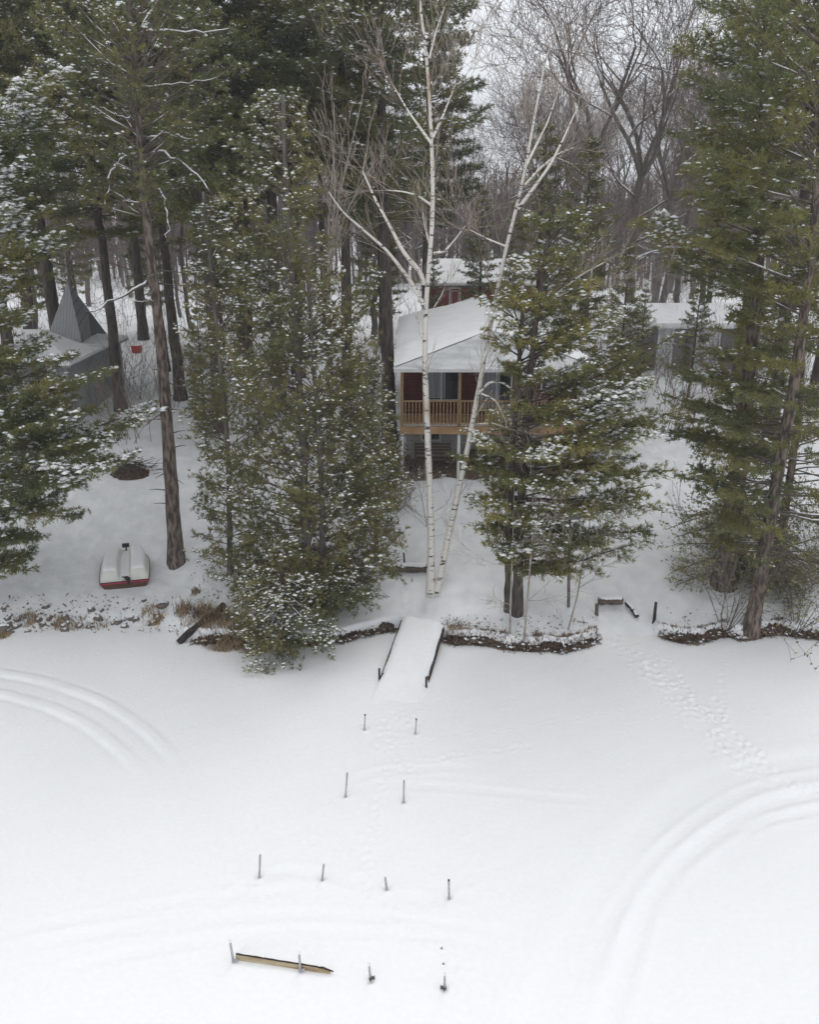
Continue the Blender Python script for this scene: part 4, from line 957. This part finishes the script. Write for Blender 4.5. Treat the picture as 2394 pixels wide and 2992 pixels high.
# ------------------------------------------------------------------ pipes in the ice
POSTS = [
 (1065, 2130, 1067, 2090, 0, 'thin dark pipe standing in the ice, left one of the pair nearest the gangway'), (1214, 2142, 1217, 2103, 0, 'thin dark pipe standing in the ice, right one of the pair nearest the gangway'),
 (1010, 2325, 1015, 2258, 0, 'tall steel pipe in the snow, left one of the second pair from the gangway'), (1180, 2342, 1181, 2280, 0, 'tall steel pipe in the snow, right one of the second pair from the gangway'),
 (758, 2560, 760, 2498, 0, 'tall pipe at the left end of the middle row of four'), (942, 2568, 946, 2526, 0, 'pipe second from the left in the middle row of four'),
 (1130, 2596, 1126, 2564, 0, 'short pipe third from the left in the middle row of four'), (1313, 2622, 1312, 2574, 2, 'dark capped pipe at the right end of the middle row of four'),
 (682, 2812, 672, 2752, 1, 'pipe rising at the left end of the exposed pale beam'), (878, 2840, 874, 2786, 1, 'pipe standing against the middle of the exposed pale beam'),
 (1083, 2862, 1079, 2820, 1, 'pipe with a rusty bracket standing right of the exposed pale beam'), (1300, 2890, 1300, 2848, 3, 'pipe with a side bracket at the right end of the nearest row')]
for k, (a, b0, c, d, typ, lab) in enumerate(POSTS):
    g = onz(a, b0); t = at(c, d, g[1]); h = t - g; root = thing('dock_pipe', lab, 'pipe', g, 'dock pipes standing in the ice')
    z0 = np.zeros(3); b = MB(); rr = .022 if k > 1 else .018
    b.tube(np.array([z0 - h * .2, h * .5, h]), rr, 10); b.build('pipe', M['metal'], root)
    if k in (0, 1, 7): b = MB(); b.tube(np.array([h * .985, h * 1.0 + [0, 0, .03]]), .021, 10); b.build('cap', M['black'], root)
    elif k >= 8: b = MB(); b.tube(np.array([h * .99, h * 1.0 + [0, 0, .045], h + [0, 0, .07]]), [.025, .028, .012], 9); b.build('snow_cap', M['tree_snow'], root)
    if k >= 8:
        b = MB(); b.tube(np.array([[0, 0, .0], [0, 0, .06]]), .03, 10); sgn = -1 if k == 11 else 1
        b.box((.045 * sgn, 0, .04), (.05, .03, .05)); b.box((.07 * sgn, 0, .055), (.012, .045, .035)); b.build('bracket', M['oldwood'] if k in (10, 11) else M['metal'], root)
    else:
        b = MB(); b.tube(np.array([[0, 0, -.02], [0, 0, .02]]), [.034, .024], 10); b.build('collar', M['metal'], root)
# exposed beam of the sunken dock
A, B = onz(690, 2806), onz(965, 2846); L_ = B - A; ang = math.atan2(L_[1], L_[0]); ln = np.linalg.norm(L_)
root = thing('dock_beam', 'long pale plank edge of the snow buried dock showing above the ice', 'dock beam', A, None, ang)
n = 40; V = []; rng = np.random.default_rng(81)
for i in range(n):
    u = i / (n - 1); top = .125 - .03 * u - max(0, u - .85) * .25; bot = -.02 if u > .12 else .0
    for y_ in (0, .045):
        V += [(u * ln, y_, -.08), (u * ln, y_, max(top, -.05))]
f = []
for i in range(n - 1):
    a = i * 4; c = a + 4; f += [[a, c, c + 1, a + 1], [a + 3, c + 3, c + 2, a + 2], [a + 1, c + 1, c + 3, a + 3]]
b = MB(); b.add(V, f + [[0, 1, 3, 2], [n * 4 - 4, n * 4 - 2, n * 4 - 1, n * 4 - 3]]); b.build('plank', M['paleplank'], root)
b = MB(); q = np.stack([np.linspace(0, ln * 1.03, 30), np.full(30, .02), .135 - .035 * np.linspace(0, 1, 30) + rng.normal(0, .004, 30)], 1); q[-3:, 2] -= [.01, .03, .05]
b.tube(q, .014, 6, 0, .2, rng); b.build('edge_strip', M['blackwood'], root)
V = []; nu, nv = 46, 16     # the snow lying behind it, level with the plank top
for i in range(nu):
    u = i / (nu - 1)
    for j in range(nv):
        v = j / (nv - 1); h = (.135 - .035 * u) * (1 - v) ** 2.2 * min(1, (1.0 - u) * 2.2) ** .7 * min(1, u * 5 + (1 - v) ** 6); V.append((u * ln * 1.03 - .02, .02 + v * 1.2, h - .005 - .03 * v - (.02 if i in (0, nu - 1) else 0) + rng.normal(0, .0015)))
i = np.arange(nu - 1)[:, None] * nv; j = np.arange(nv - 1)[None]
b = MB(); b.add(V, np.stack([i + j, i + nv + j, i + nv + j + 1, i + j + 1], -1).reshape(-1, 4), 0, True); b.build('snow_bank', M['snow'], root)
g = onz(1292, 2820); b = MB(); rng = np.random.default_rng(5)
for dx, dy, s in ((0, 0, .03), (-.02, .35, .02), (-.30, .75, .018), (.04, -.06, .02)) and ((0, 0, .012), (-.02, .35, .012)):
    b.tube(np.array([[dx, dy, -.01], [dx + .03, dy + .02, .03], [dx + .05, dy, .01]]), [s * .6, s, s * .5], 6, 0, .2, rng)
o = b.build('twigs', M['oldwood']); o.location = (float(g[0]), float(g[1]), 0); tag(o, 'few dark twig scraps in the snow above the rightmost near pipe', 'twigs')

# ------------------------------------------------------------------ pedal boat
def boat():
    a, c = ground(295, 1722), ground(437, 1722); w_ = (c[0] - a[0]) / 2; far = ground(370, 1618); 
    nr_, fr_ = ground(363, 1722), ground(372, 1622); dv = fr_ - nr_; cx, cy = (a[0] + c[0]) / 2, a[1] + .05; root = thing('pedal_boat', 'snow covered white pedal boat with a red stripe beached on the left bank', 'pedal boat', (cx, cy, a[2] + .02), None, math.atan2(-dv[0], dv[1]) + R(2))
    Ln = min(2.3, float(np.linalg.norm(dv[:2]))); slope = (tz(cx, cy + Ln) - tz(cx, cy)) / Ln * .8
    W = w_ * 1.0; nu, nv = 49, 45
    def half(v): return W * (1 if v < .45 else max(.08, math.sqrt(max(0, 1 - ((v - .45) / .58) ** 2.6)) * 1.0)) * (.97 + .03 * min(1, v * 8))
    def ht(u, v):   # u in -1..1
        s = abs(u); hump = 1 / (1 + math.exp(-(s - .24) * 40)) * 1 / (1 + math.exp((s - .90) * 34)); endf = 1 / (1 + math.exp(-(v - .10) * 45)); endb = 1 / (1 + math.exp((v - .93) * 30))
        return .25 + .33 * hump * endf * endb
    def grid(fz, smooth=True, matn='plastic_white', name='deck', u0=-1, u1=1, v0=0, v1=1):
        V = []
        for j in range(nv):
            v = v0 + (v1 - v0) * j / (nv - 1); h = half(v)
            for i in range(nu):
                u = u0 + (u1 - u0) * i / (nu - 1); V.append((u * h, v * Ln, fz(u, v) + v * Ln * slope))
        i = np.arange(nv - 1)[:, None] * nu; j = np.arange(nu - 1)[None]
        b = MB(); b.add(V, np.stack([i + j, i + j + 1, i + nu + j + 1, i + nu + j], -1).reshape(-1, 4), 0, smooth); return b.build(name, M[matn], root)
    grid(ht)
    def band(z0, z1, s0, s1, matn, name):
        out = [(-1, 0)] ; P = []
        for v in np.linspace(1, 0, 24): P.append((-half(v), v * Ln))
        for u in np.linspace(-1, 1, 12)[1:-1]: P.append((u * half(0), 0))
        for v in np.linspace(0, 1, 24): P.append((half(v), v * Ln))
        P = np.array(P); c0 = np.array([0, Ln * .45]); n = len(P)
        lo = np.concatenate([c0 + (P - c0) * s0, (z0 + P[:, 1:2] * slope)], 1); hi = np.concatenate([c0 + (P - c0) * s1, (z1 + P[:, 1:2] * slope)], 1)
        b = MB(); b.add(np.concatenate([lo, hi]), [[i, (i + 1) % n, n + (i + 1) % n, n + i] for i in range(n)], 0, False); b.build(name, M[matn], root)
    band(-.06, .19, .86, 1.0, 'hull', 'hull'); band(.19, .235, 1.02, 1.03, 'red_trim', 'stripe'); band(.235, .265, 1.025, 1.0, 'black', 'bumper')
    for s in (-1, 1): grid(lambda u, v: ht(u, v) + .030 * max(0, 1 - abs((abs(u) - .57) / .30) ** 6) - .008, True, 'snow', 'seat_snow', *((-.86, -.28) if s < 0 else (.28, .86)), .13, .93)
    grid(lambda u, v: ht(u, v) + .02, True, 'snow', 'well_snow', -.19, .19, .05, .95)
    b = MB(); b.box((.02, Ln * .93, .50 + Ln * slope), (.24, .09, .13)); b.box((.03, Ln * .9, .40 + Ln * slope), (.05, .05, .14)); b.build('steering_handle', M['black'], root)
    b = MB(); b.box((.10, .04, .33), (.12, .22, .08), rz=.5); b.box((.14, -.04, .24), (.07, .06, .16)); b.box((-.02, .12, .36), (.12, .03, .03)); b.build('rudder', M['black'], root)
boat()

# ------------------------------------------------------------------ buildings
def roof_mesh(V, faces, th): 
    b = MB(); V = np.array(V, float); w_ = V.copy(); w_[:, 2] -= th; n = len(V); b.add(np.concatenate([V, w_]), [f for f in faces if len(f) == 4]) if any(len(f) == 4 for f in faces) else None
    return V, w_, n
def slab(polys, th, name, matn, parent, o=None, smooth=False):
    """thick roof planes: polys = lists of 3-4 points, counter-clockwise seen from above"""
    b = MB()
    for p in polys:
        p = np.array(p, float); q = p.copy(); q[:, 2] -= th; k = len(p); v = np.concatenate([p, q])
        b.add(v, [list(range(k))]); b.add(v, [list(range(2 * k - 1, k - 1, -1))]); b.add(v, [[i, i + k, (i + 1) % k + k, (i + 1) % k] for i in range(k)])
    return b.build(name, M[matn], parent, o)
def box_part(name, matn, parent, lo, hi, o):
    b = MB(); b.span(lo, hi); return b.build(name, M[matn], parent, o)
def window(parent, o, x0, x1, y, z0, z1, mull=1, frame='white', fw=.07, glass='glass', curtain=False):
    """in the wall plane facing -y at depth y"""
    b = MB(); b.span((x0 - fw, y - .05, z1), (x1 + fw, y + .02, z1 + fw)); b.span((x0 - fw, y - .07, z0 - fw), (x1 + fw, y + .02, z0))
    b.span((x0 - fw, y - .048, z0), (x0, y + .02, z1)); b.span((x1, y - .048, z0), (x1 + fw, y + .02, z1))
    for i in range(mull): xm = x0 + (x1 - x0) * (i + 1) / (mull + 1); b.span((xm - .025, y - .045, z0), (xm + .025, y + .02, z1))
    w_ = b.build('window', M[frame], parent, o)
    b = MB(); b.span((x0, y - .012, z0), (x1, y + .01, z1)); b.build('pane', M[glass], w_)
    w_.children[0].data.transform(__import__('mathutils').Matrix.Translation(-Vector([float(v) for v in o])))
    if curtain:
        b = MB(); b.span((x0 + .02, y - .016, z0 + .05), (x0 + (x1 - x0) * .62, y - .0125, z1 - .03)); c = b.build('curtain', M['curtain'], w_, o)
    return w_
def drift_cover(name, quads, th, matn, parent, o, seed, n=30):
    """uneven snow lying on roof planes; quads run eave-left, eave-right, top-right, top-left"""
    rng = np.random.default_rng(seed); b = MB()
    for a, c, d, e_ in quads:
        a, c, d, e_ = (np.array(q, float) for q in (a, c, d, e_)); V = []
        for j in range(n):
            v = j / (n - 1)
            for i in range(n):
                u = i / (n - 1); p = (a + (c - a) * u) * (1 - v) + (e_ + (d - e_) * u) * v
                ed = min(1, v * 9, min(u, 1 - u) * 14 + .25); p = p.copy()
                p[2] += th * (.25 + .75 * ed) + (.035 * math.sin(p[0] * 2.1 + p[1]) * math.sin(p[1] * 1.7) + rng.normal(0, .006)) * ed
                if v == 0: p[2] += rng.uniform(-.05, .01); p[:2] += rng.normal(0, .02, 2)
                V.append(p)
        lo = [a + (c - a) * i / (n - 1) - np.array([0, 0, .01]) for i in range(n)]
        i = np.arange(n - 1)[:, None] * n; j = np.arange(n - 1)[None]
        b.add(V, np.stack([i + j, i + j + 1, i + n + j + 1, i + n + j], -1).reshape(-1, 4), 0, True)
        b.add(lo + V[:n], [[k, k + 1, n + k + 1, n + k] for k in range(n - 1)], 0, True)
    return b.build(name, M[matn], parent, o)
def cottage():
    X0, X1 = -.35, 7.0; DY = 32.5; WY = 34.6; ZD = 4.74; ZE = 7.05; BY = 47.5
    X2 = 7.9
    g0 = tz(3, DY); o = np.array([3.0, DY, g0]); root = thing('cottage', 'dark red cottage with a raised wooden deck and snowy roof behind the birches', 'cottage', o)
    zb = tz(2, WY + .5)
    # walls
    b = MB(); b.span((X0 + .1, WY, ZD), (X1, WY + .15, ZE)); b.span((X0 + .1, WY + .15, ZD), (X0 + .25, BY - .4, ZE)); b.span((X1 - .15, WY + .15, ZD), (X1, BY - .4, ZE)); b.span((X0 + .25, BY - .55, ZD), (X1 - .15, BY - .4, ZE)); b.build('upper_wall', M['red_siding'], root, o)
    b = MB(); b.span((X0 + .2, WY + .1, g0 - .6), (X1 - .1, WY + .3, ZD - .003)); b.span((X0 + .2, WY + .3, g0), (X0 + .4, BY - .5, ZD - .003)); b.span((X1 - .3, WY + .3, g0), (X1 - .1, BY - .5, ZD - .003)); b.build('lower_wall', M['block'], root, o)
    # hip roof, ridge running back
    e = .25; cx = 3.5; A = (X0 - e, DY - .15, ZE); B = (X1 + e, DY - .15, ZE); C = (X1 + e, BY, ZE); D = (X0 - e, BY, ZE); r1 = (cx, 37.0, 7.80); r2 = (cx, 47.3, 8.0)
    slab([(A, B, r1), (B, C, r2, r1), (D, A, r1, r2), (C, D, r2)], .10, 'roof', 'white', root, o)
    rng = np.random.default_rng(2)
    up = lambda p, k=.0: (p[0] + (cx - p[0]) * .015, p[1] + .06 * (1 if p[1] < 40 else -1), p[2] + .075)
    A2, B2, C2, D2, s1, s2 = map(up, (A, B, C, D, r1, r2)); drift_cover('roof_snow', [(B, C, r2, r1), (D, A, r1, r2), (C, D, r2, r2)], .13, 'roof_snow', root, o, 3, 36); drift_cover('front_roof_snow', [(A, B, r1, r1)], .05, 'grey_snow', root, o, 4, 30)
    box_part('gutter', 'white', root, (X0 - e, DY - .25, ZE - .14), (X1 + e, DY - .155, ZE - .01), o)
    k = 1
    # deck
    b = MB()
    nb = 15
    for i in range(nb):
        y0 = DY + (WY - .01 - DY) * i / nb; b.span((X0, y0, ZD - .06), (X2, y0 + (WY - DY) / nb - .012, ZD - .02))
    b.build('deck_boards', M['newwood'], root, o)
    box_part('deck_fascia', 'fascia', root, (X0, DY - .05, ZD - .30), (X2, DY - .005, ZD - .02), o)
    b = MB()
    for x in np.arange(X0 + .3, X2, .45): b.span((x, DY, ZD - .26), (x + .045, WY - .03, ZD - .064))
    b.build('joists', M['newwood'], root, o)
    box_part('deck_snow', 'roof_snow', root, (X0 + .02, DY + .08, ZD - .018), (X2 - .02, DY + .34, ZD + .05), o)
    box_part('rail_top', 'newwood', root, (X0, DY - .02, ZD + .98), (X2, DY + .09, ZD + 1.02), o)
    box_part('rail_bottom', 'newwood', root, (X0, DY, ZD + .10), (X2, DY + .05, ZD + .15), o)
    b = MB()
    for x in np.arange(X0 + .18, X2, .135): b.span((x, DY - .03, ZD + .02), (x + .038, DY - .001, ZD + .979))
    b.build('balusters', M['newwood'], root, o)
    b = MB()
    for y in np.arange(DY + .15, WY, .135): b.span((X0 - .0, y, ZD + .02), (X0 + .038, y + .038, ZD + .979))
    b.span((X0, DY + .1, ZD + .982), (X0 + .06, WY, ZD + 1.02)); b.build('side_rail', M['newwood'], root, o)
    xs = [X0 + .06, 1.95, 4.1, 6.2, 7.8]
    for x in xs:
        b = MB(); zt = ZE - .02 if x < 7.2 else ZD + 1.05; b.span((x - .05, DY + .0505, ZD - .02), (x + .05, DY + .15, zt)); b.build('upper_post', M['newwood'], root, o)
        b = MB(); b.span((x - .055, DY + .03, tz(x, DY) - .3), (x + .055, DY + .14, ZD - .27)); b.build('lower_post', M['white'], root, o)
    # windows
    window(root, o, .62, 2.0, WY, 5.35, 6.72, 1, curtain=True); window(root, o, 3.0, 4.15, WY, 4.95, 6.72, 1, curtain=True); window(root, o, 5.45, 6.2, WY, 5.7, 6.6, 1)
    window(root, o, .55, 1.25, WY + .1, 3.62, 4.38, 1); window(root, o, 3.1, 3.6, WY + .1, 3.75, 4.35, 0); window(root, o, 4.3, 5.2, WY + .1, 3.6, 4.35, 1)
    # trim
    box_part('corner_board', 'white', root, (X1 - .1, WY - .025, ZD), (X1 + .02, WY - .002, ZE - .11), o)
cottage()
# bare patio and things kept dry below the deck
g = tz(3, 33.3)
b = MB(); n = 18
V = []
for i in range(n):
    for j in range(6): x = -.2 + 7.6 * i / (n - 1); y = 32.55 + 2.15 * j / 5; V.append((x, y, tz(x, y) + .02))
f = [[i * 6 + j, (i + 1) * 6 + j, (i + 1) * 6 + j + 1, i * 6 + j + 1] for i in range(n - 1) for j in range(5)]
b.add(V, f, 0, True); tag(b.build('bare_ground', M['litter']), 'bare brown ground kept dry under the cottage deck', 'ground', kind='structure')
def bench(x, y, wd, label, rz=0.0):
    z = tz(x, y) + .02; root = thing('bench', label, 'bench', (x, y, z), None, rz)
    b = MB(); [b.box((0, -.18 + .12 * k, .44), (wd, .1, .035)) for k in range(4)]; b.build('seat', M['oldwood'], root)
    b = MB(); [b.box((0, .27, .58 + .13 * k), (wd, .03, .1)) for k in range(4)]; b.build('backrest', M['oldwood'], root)
    for sx in (-1, 1):
        for yy, h in ((-.2, .63), (.24, 1.05)): b = MB(); b.box((sx * (wd / 2 - .05), yy, h / 2), (.06, .06, h)); b.build('leg', M['oldwood'], root)
        b = MB(); b.box((sx * (wd / 2 - .05), .02, .65), (.08, .5, .03)); b.build('armrest', M['oldwood'], root)
bench(.95, 33.5, 1.5, 'brown slatted garden bench under the cottage deck behind the birch')
b = MB(); rg = np.random.default_rng(7)
for r_ in range(5):
    for c in range(12 - r_):
        b.tube(np.array([(.085 * (2 * c + r_) * .55, -.2, .06 + r_ * .095), (.085 * (2 * c + r_) * .55, .2, .06 + r_ * .095)]), .05 * rg.uniform(.85, 1.05), 7, 0, .05, rg)
o = b.build('firewood_pile', M['oldwood']); o.location = (2.4, 34.2, tz(2.6, 34.2)); tag(o, 'low stack of split firewood against the wall under the deck', 'firewood')
# chair-like dark pile left of cottage
brushy('shrub', 'dark brush heaped at the lower left corner of the cottage', (1148, 1385), 14, .9, 107, .9, 'bark_dark', ('litter', .8, .12))

def barn():
    x0, x1, y0, y1 = 1.1, 9.5, 60, 68; ze, zr = 7.75, 9.0; g = tz(3, 60); o = np.array([3.0, y0, g]); root = thing('barn', 'red barn with white trimmed door and snowy roof beyond the cottage', 'barn', o)
    b = MB(); b.span((x0, y0, g - .5), (x1, y0 + .2, ze)); b.span((x0, y1 - .2, g - .5), (x1, y1, ze)); b.span((x0, y0 + .2, g - .5), (x0 + .2, y1 - .2, ze)); b.span((x1 - .2, y0 + .2, g - .5), (x1, y1 - .2, ze)); b.build('wall', M['barn_red'], root, o)
    ym = (y0 + y1) / 2; b = MB()
    for x in (x0, x1 - .2): b.add([(x, y0, ze), (x, y1, ze), (x, ym, zr - .05), (x + .2, y0, ze), (x + .2, y1, ze), (x + .2, ym, zr - .05)], [[0, 1, 2], [3, 5, 4]])
    b.build('gable', M['barn_red'], root, o)
    slab([((x0 - .3, y0 - .5, ze - .08), (x1 + .3, y0 - .5, ze - .08), (x1 + .3, ym, zr), (x0 - .3, ym, zr)), ((x0 - .3, ym, zr), (x1 + .3, ym, zr), (x1 + .3, y1 + .5, ze - .08), (x0 - .3, y1 + .5, ze - .08))], .12, 'roof', 'bark_grey', root, o)
    slab([((x0 - .27, y0 - .47, ze + .08), (x1 + .27, y0 - .47, ze + .08), (x1 + .27, ym, zr + .16), (x0 - .27, ym, zr + .16)), ((x0 - .27, ym, zr + .16), (x1 + .27, ym, zr + .16), (x1 + .27, y1 + .47, ze + .08), (x0 - .27, y1 + .47, ze + .08))], .155, 'roof_snow', 'roof_snow', root, o)
    wx = (1330 - 1197) * mpp(60, 7.2); w_ = .8; b = MB(); z0, z1 = 6.0, 7.5
    for a in ((wx - w_ / 2, wx - w_ / 2 + .09), (wx + w_ / 2 - .09, wx + w_ / 2)): b.span((a[0], y0 - .05, z0), (a[1], y0 - .003, z1))
    b.span((wx - w_ / 2 + .09, y0 - .05, z1 - .09), (wx + w_ / 2 - .09, y0 - .003, z1)); b.span((wx - .26, y0 - .045, z0), (wx - .21, y0 - .003, z1 - .25)); b.span((wx + .21, y0 - .045, z0), (wx + .26, y0 - .003, z1 - .25)); b.span((wx - .26, y0 - .046, z1 - .25), (wx + .26, y0 - .003, z1 - .2)); b.build('door_trim', M['plastic_white'], root, o)
barn()
def garage():
    y0, y1 = 50, 56; m = mpp(50, 6); x0, x1 = (1848 - 1197) * m, (2330 - 1197) * m; ze, zr = 6.35, 7.05; g = tz((x0 + x1) / 2, y0); o = np.array([(x0 + x1) / 2, y0, g])
    root = thing('garage', 'low white garage with grey doors and snowy roof behind the pines at the right', 'garage', o)
    b = MB(); b.span((x0, y0, g - .8), (x1, y0 + .2, ze)); b.span((x0, y1 - .2, g - .8), (x1, y1, ze)); b.span((x0, y0 + .2, g - .8), (x0 + .2, y1 - .2, ze)); b.span((x1 - .2, y0 + .2, g - .8), (x1, y1 - .2, ze)); b.build('wall', M['white_siding'], root, o)
    ym = (y0 + y1) / 2
    slab([((x0 - .3, y0 - .5, ze - .06), (x1 + .3, y0 - .5, ze - .06), (x1 + .3, ym, zr), (x0 - .3, ym, zr)), ((x0 - .3, ym, zr), (x1 + .3, ym, zr), (x1 + .3, y1 + .5, ze - .06), (x0 - .3, y1 + .5, ze - .06))], .12, 'roof', 'white', root, o)
    slab([((x0 - .27, y0 - .47, ze + .12), (x1 + .27, y0 - .47, ze + .12), (x1 + .27, ym, zr + .18), (x0 - .27, ym, zr + .18)), ((x0 - .27, ym, zr + .18), (x1 + .27, ym, zr + .18), (x1 + .27, y1 + .47, ze + .12), (x0 - .27, y1 + .47, ze + .12))], .175, 'roof_snow', 'roof_snow', root, o)
    for a, c in ((1862, 1925), (1972, 2038), (2110, 2200)):
        xa_, xb = (a - 1197) * m, (c - 1197) * m; b = MB(); b.span((xa_, y0 - .03, g - .1), (xb, y0 - .003, ze - .22)); d = b.build('door', M['doorgrey'], root, o)
        b = MB(); b.span((xa_ - .1, y0 - .05, g - .1), (xa_ - .002, y0 - .003, ze - .1)); b.span((xb + .002, y0 - .05, g - .1), (xb + .1, y0 - .003, ze - .1)); b.build('frame', M['white'], d, o)
garage()
def grey_house():
    y0, y1 = 38.5, 46; m = mpp(38.5, 5); x0, x1 = (-260 - 1197) * m, (205 - 1197) * m; g = tz(x1 - 2, y0); ze = 6.1; o = np.array([(x0 + x1) / 2, y0, g])
    root = thing('grey_house', 'grey house with a steep ribbed metal roof hidden behind the big left pine', 'house', o)
    b = MB(); b.span((x0, y0, g - 1), (x1, y0 + .2, ze)); b.span((x0, y1 - .2, g - 1), (x1, y1, ze)); b.span((x0, y0 + .2, g - 1), (x0 + .2, y1 - .2, ze)); b.span((x1 - .2, y0 + .2, g - 1), (x1, y1 - .2, ze)); b.build('wall', M['grey_siding'], root, o)
    A = (x0 - .3, y0 - .4, ze); B = (x1 + .3, y0 - .4, ze); C = (x1 + .3, y1 + .4, ze); D = (x0 - .3, y1 + .4, ze); ym = (y0 + y1) / 2; r1 = (x0 + 3, ym, 7.0); r2 = (x1 - 2.6, ym, 7.0)
    slab([(A, B, r2, r1), (B, C, r2), (C, D, r1, r2), (D, A, r1)], .1, 'roof', 'rib_metal', root, o)
    up = lambda p: (p[0], p[1], p[2] + .14); slab([tuple(map(up, q)) for q in ((A, B, r2, r1), (B, C, r2), (C, D, r1, r2), (D, A, r1))], .135, 'roof_snow', 'roof_snow', root, o)
    Yt = 42.2; ap = at(197, 822, Yt + 1.3); bl = at(132, 1000, Yt); br = at(258, 906, Yt + 1.8); bf = at(236, 990, Yt - .2)
    bk = np.array([bl[0] + .2, Yt + 4.5, ze - .1]); bk2 = np.array([br[0], Yt + 4.5, ze - .1]); z = ze - .4
    b = MB(); V = [ap, (bl[0], bl[1], bl[2]), bf, br, bk, bk2, (bl[0], bl[1], z), (bf[0], bf[1], z), (br[0], br[1], z), (bk[0], bk[1], z), (bk2[0], bk2[1], z)]
    b.add(V, [[0, 1, 2], [0, 2, 3], [0, 3, 5], [0, 5, 4], [0, 4, 1]]); b.add(V, [[1, 6, 7, 2], [2, 7, 8, 3], [3, 8, 10, 5], [4, 5, 10, 9], [1, 4, 9, 6]]); b.build('spire_roof', M['rib_metal'], root, o)
    # porch with white posts
    for a in (75, 190):
        x = (a - 1197) * m; b = MB(); b.span((x - .07, y0 - 1.6, tz(x, y0 - 1.6) - .2), (x + .07, y0 - 1.46, 5.0)); b.build('porch_post', M['slate'], root, o)
    box_part('porch_deck', 'oldwood', root, (x0, y0 - 1.65, 4.1), (x1, y0 - .01, 4.22), o)
    box_part('porch_snow', 'roof_snow', root, (x0 + .05, y0 - 1.6, 4.222), (x1 - .05, y0 - .05, 4.30), o)
    for a in (20, 130):
        x = (a - 1197) * m; window(root, o, x - .45, x + .45, y0, 4.7, 5.6, 1)
grey_house()
# red bin in the clearing
g = ground(400, 1030); root = thing('red_bin', 'small red bin standing alone in the snowy clearing at the left', 'bin', g)
b = MB(); b.box((0, 0, .2), (.5, .4, .38), taper=1.12); b.build('body', M['red_box'], root); b = MB(); b.box((0, 0, .42), (.6, .48, .05)); b.build('lid', M['red_box'], root)
b = MB(); b.box((0, 0, .46), (.5, .4, .04), taper=.8); b.build('snow_cap', M['tree_snow'], root)
# dark hollow of brushwood beside the grey house
g = ground(380, 1382); root = thing('brush_pile', 'dark heap of earth and brushwood on the slope left of the bare trunk', 'brush pile', g); rg = np.random.default_rng(12)
b = MB(); n = 14; V = []
for j in range(6):
    for i in range(n): a = 6.283 * i / n; r_ = (1 - j / 5.2); V.append((.95 * r_ * math.cos(a) * rg.uniform(.9, 1.1), .6 * r_ * math.sin(a) * rg.uniform(.9, 1.1), .42 * math.sin(j / 5 * 1.5) - .1))
b.add(V, [[j * n + i, j * n + (i + 1) % n, (j + 1) * n + (i + 1) % n, (j + 1) * n + i] for j in range(5) for i in range(n)], 0, False); b.build('mound', M['earth'], root)
b = MB(); p = rg.normal(0, 1, (160, 3)) * np.array([.5, .3, .1]) + np.array([0, 0, .28]); b.segs(p, p + rg.normal(0, 1, (160, 3)) * np.array([.35, .25, .12]), .015, .008, 4); b.build('sticks', M['bark_dark'], root)
g = ground(343, 1385); 
stake('stake', 'pale post standing before the dark brush heap', 343, 1385, 1335, .04, 'slate', 66)
# ------------------------------------------------------------------ the grey winter air
b = MB(); b.span((-600, -420, -3), (600, 620, 62)); o = b.build('haze', [])
m = bpy.data.materials.new('haze'); m.use_nodes = True; t = m.node_tree
for n_ in list(t.nodes):
    if n_.type == 'BSDF_PRINCIPLED': t.nodes.remove(n_)
v = t.nodes.new('ShaderNodeVolumePrincipled'); v.inputs['Color'].default_value = (.86, .88, .92, 1); v.inputs['Density'].default_value = .0012
t.links.new(v.outputs[0], [n_ for n_ in t.nodes if n_.type == 'OUTPUT_MATERIAL'][0].inputs['Volume']); o.data.materials.append(m)
tag(o, 'thin grey winter haze hanging in the air over the woods', 'haze', kind='stuff')
print('done', TOT)
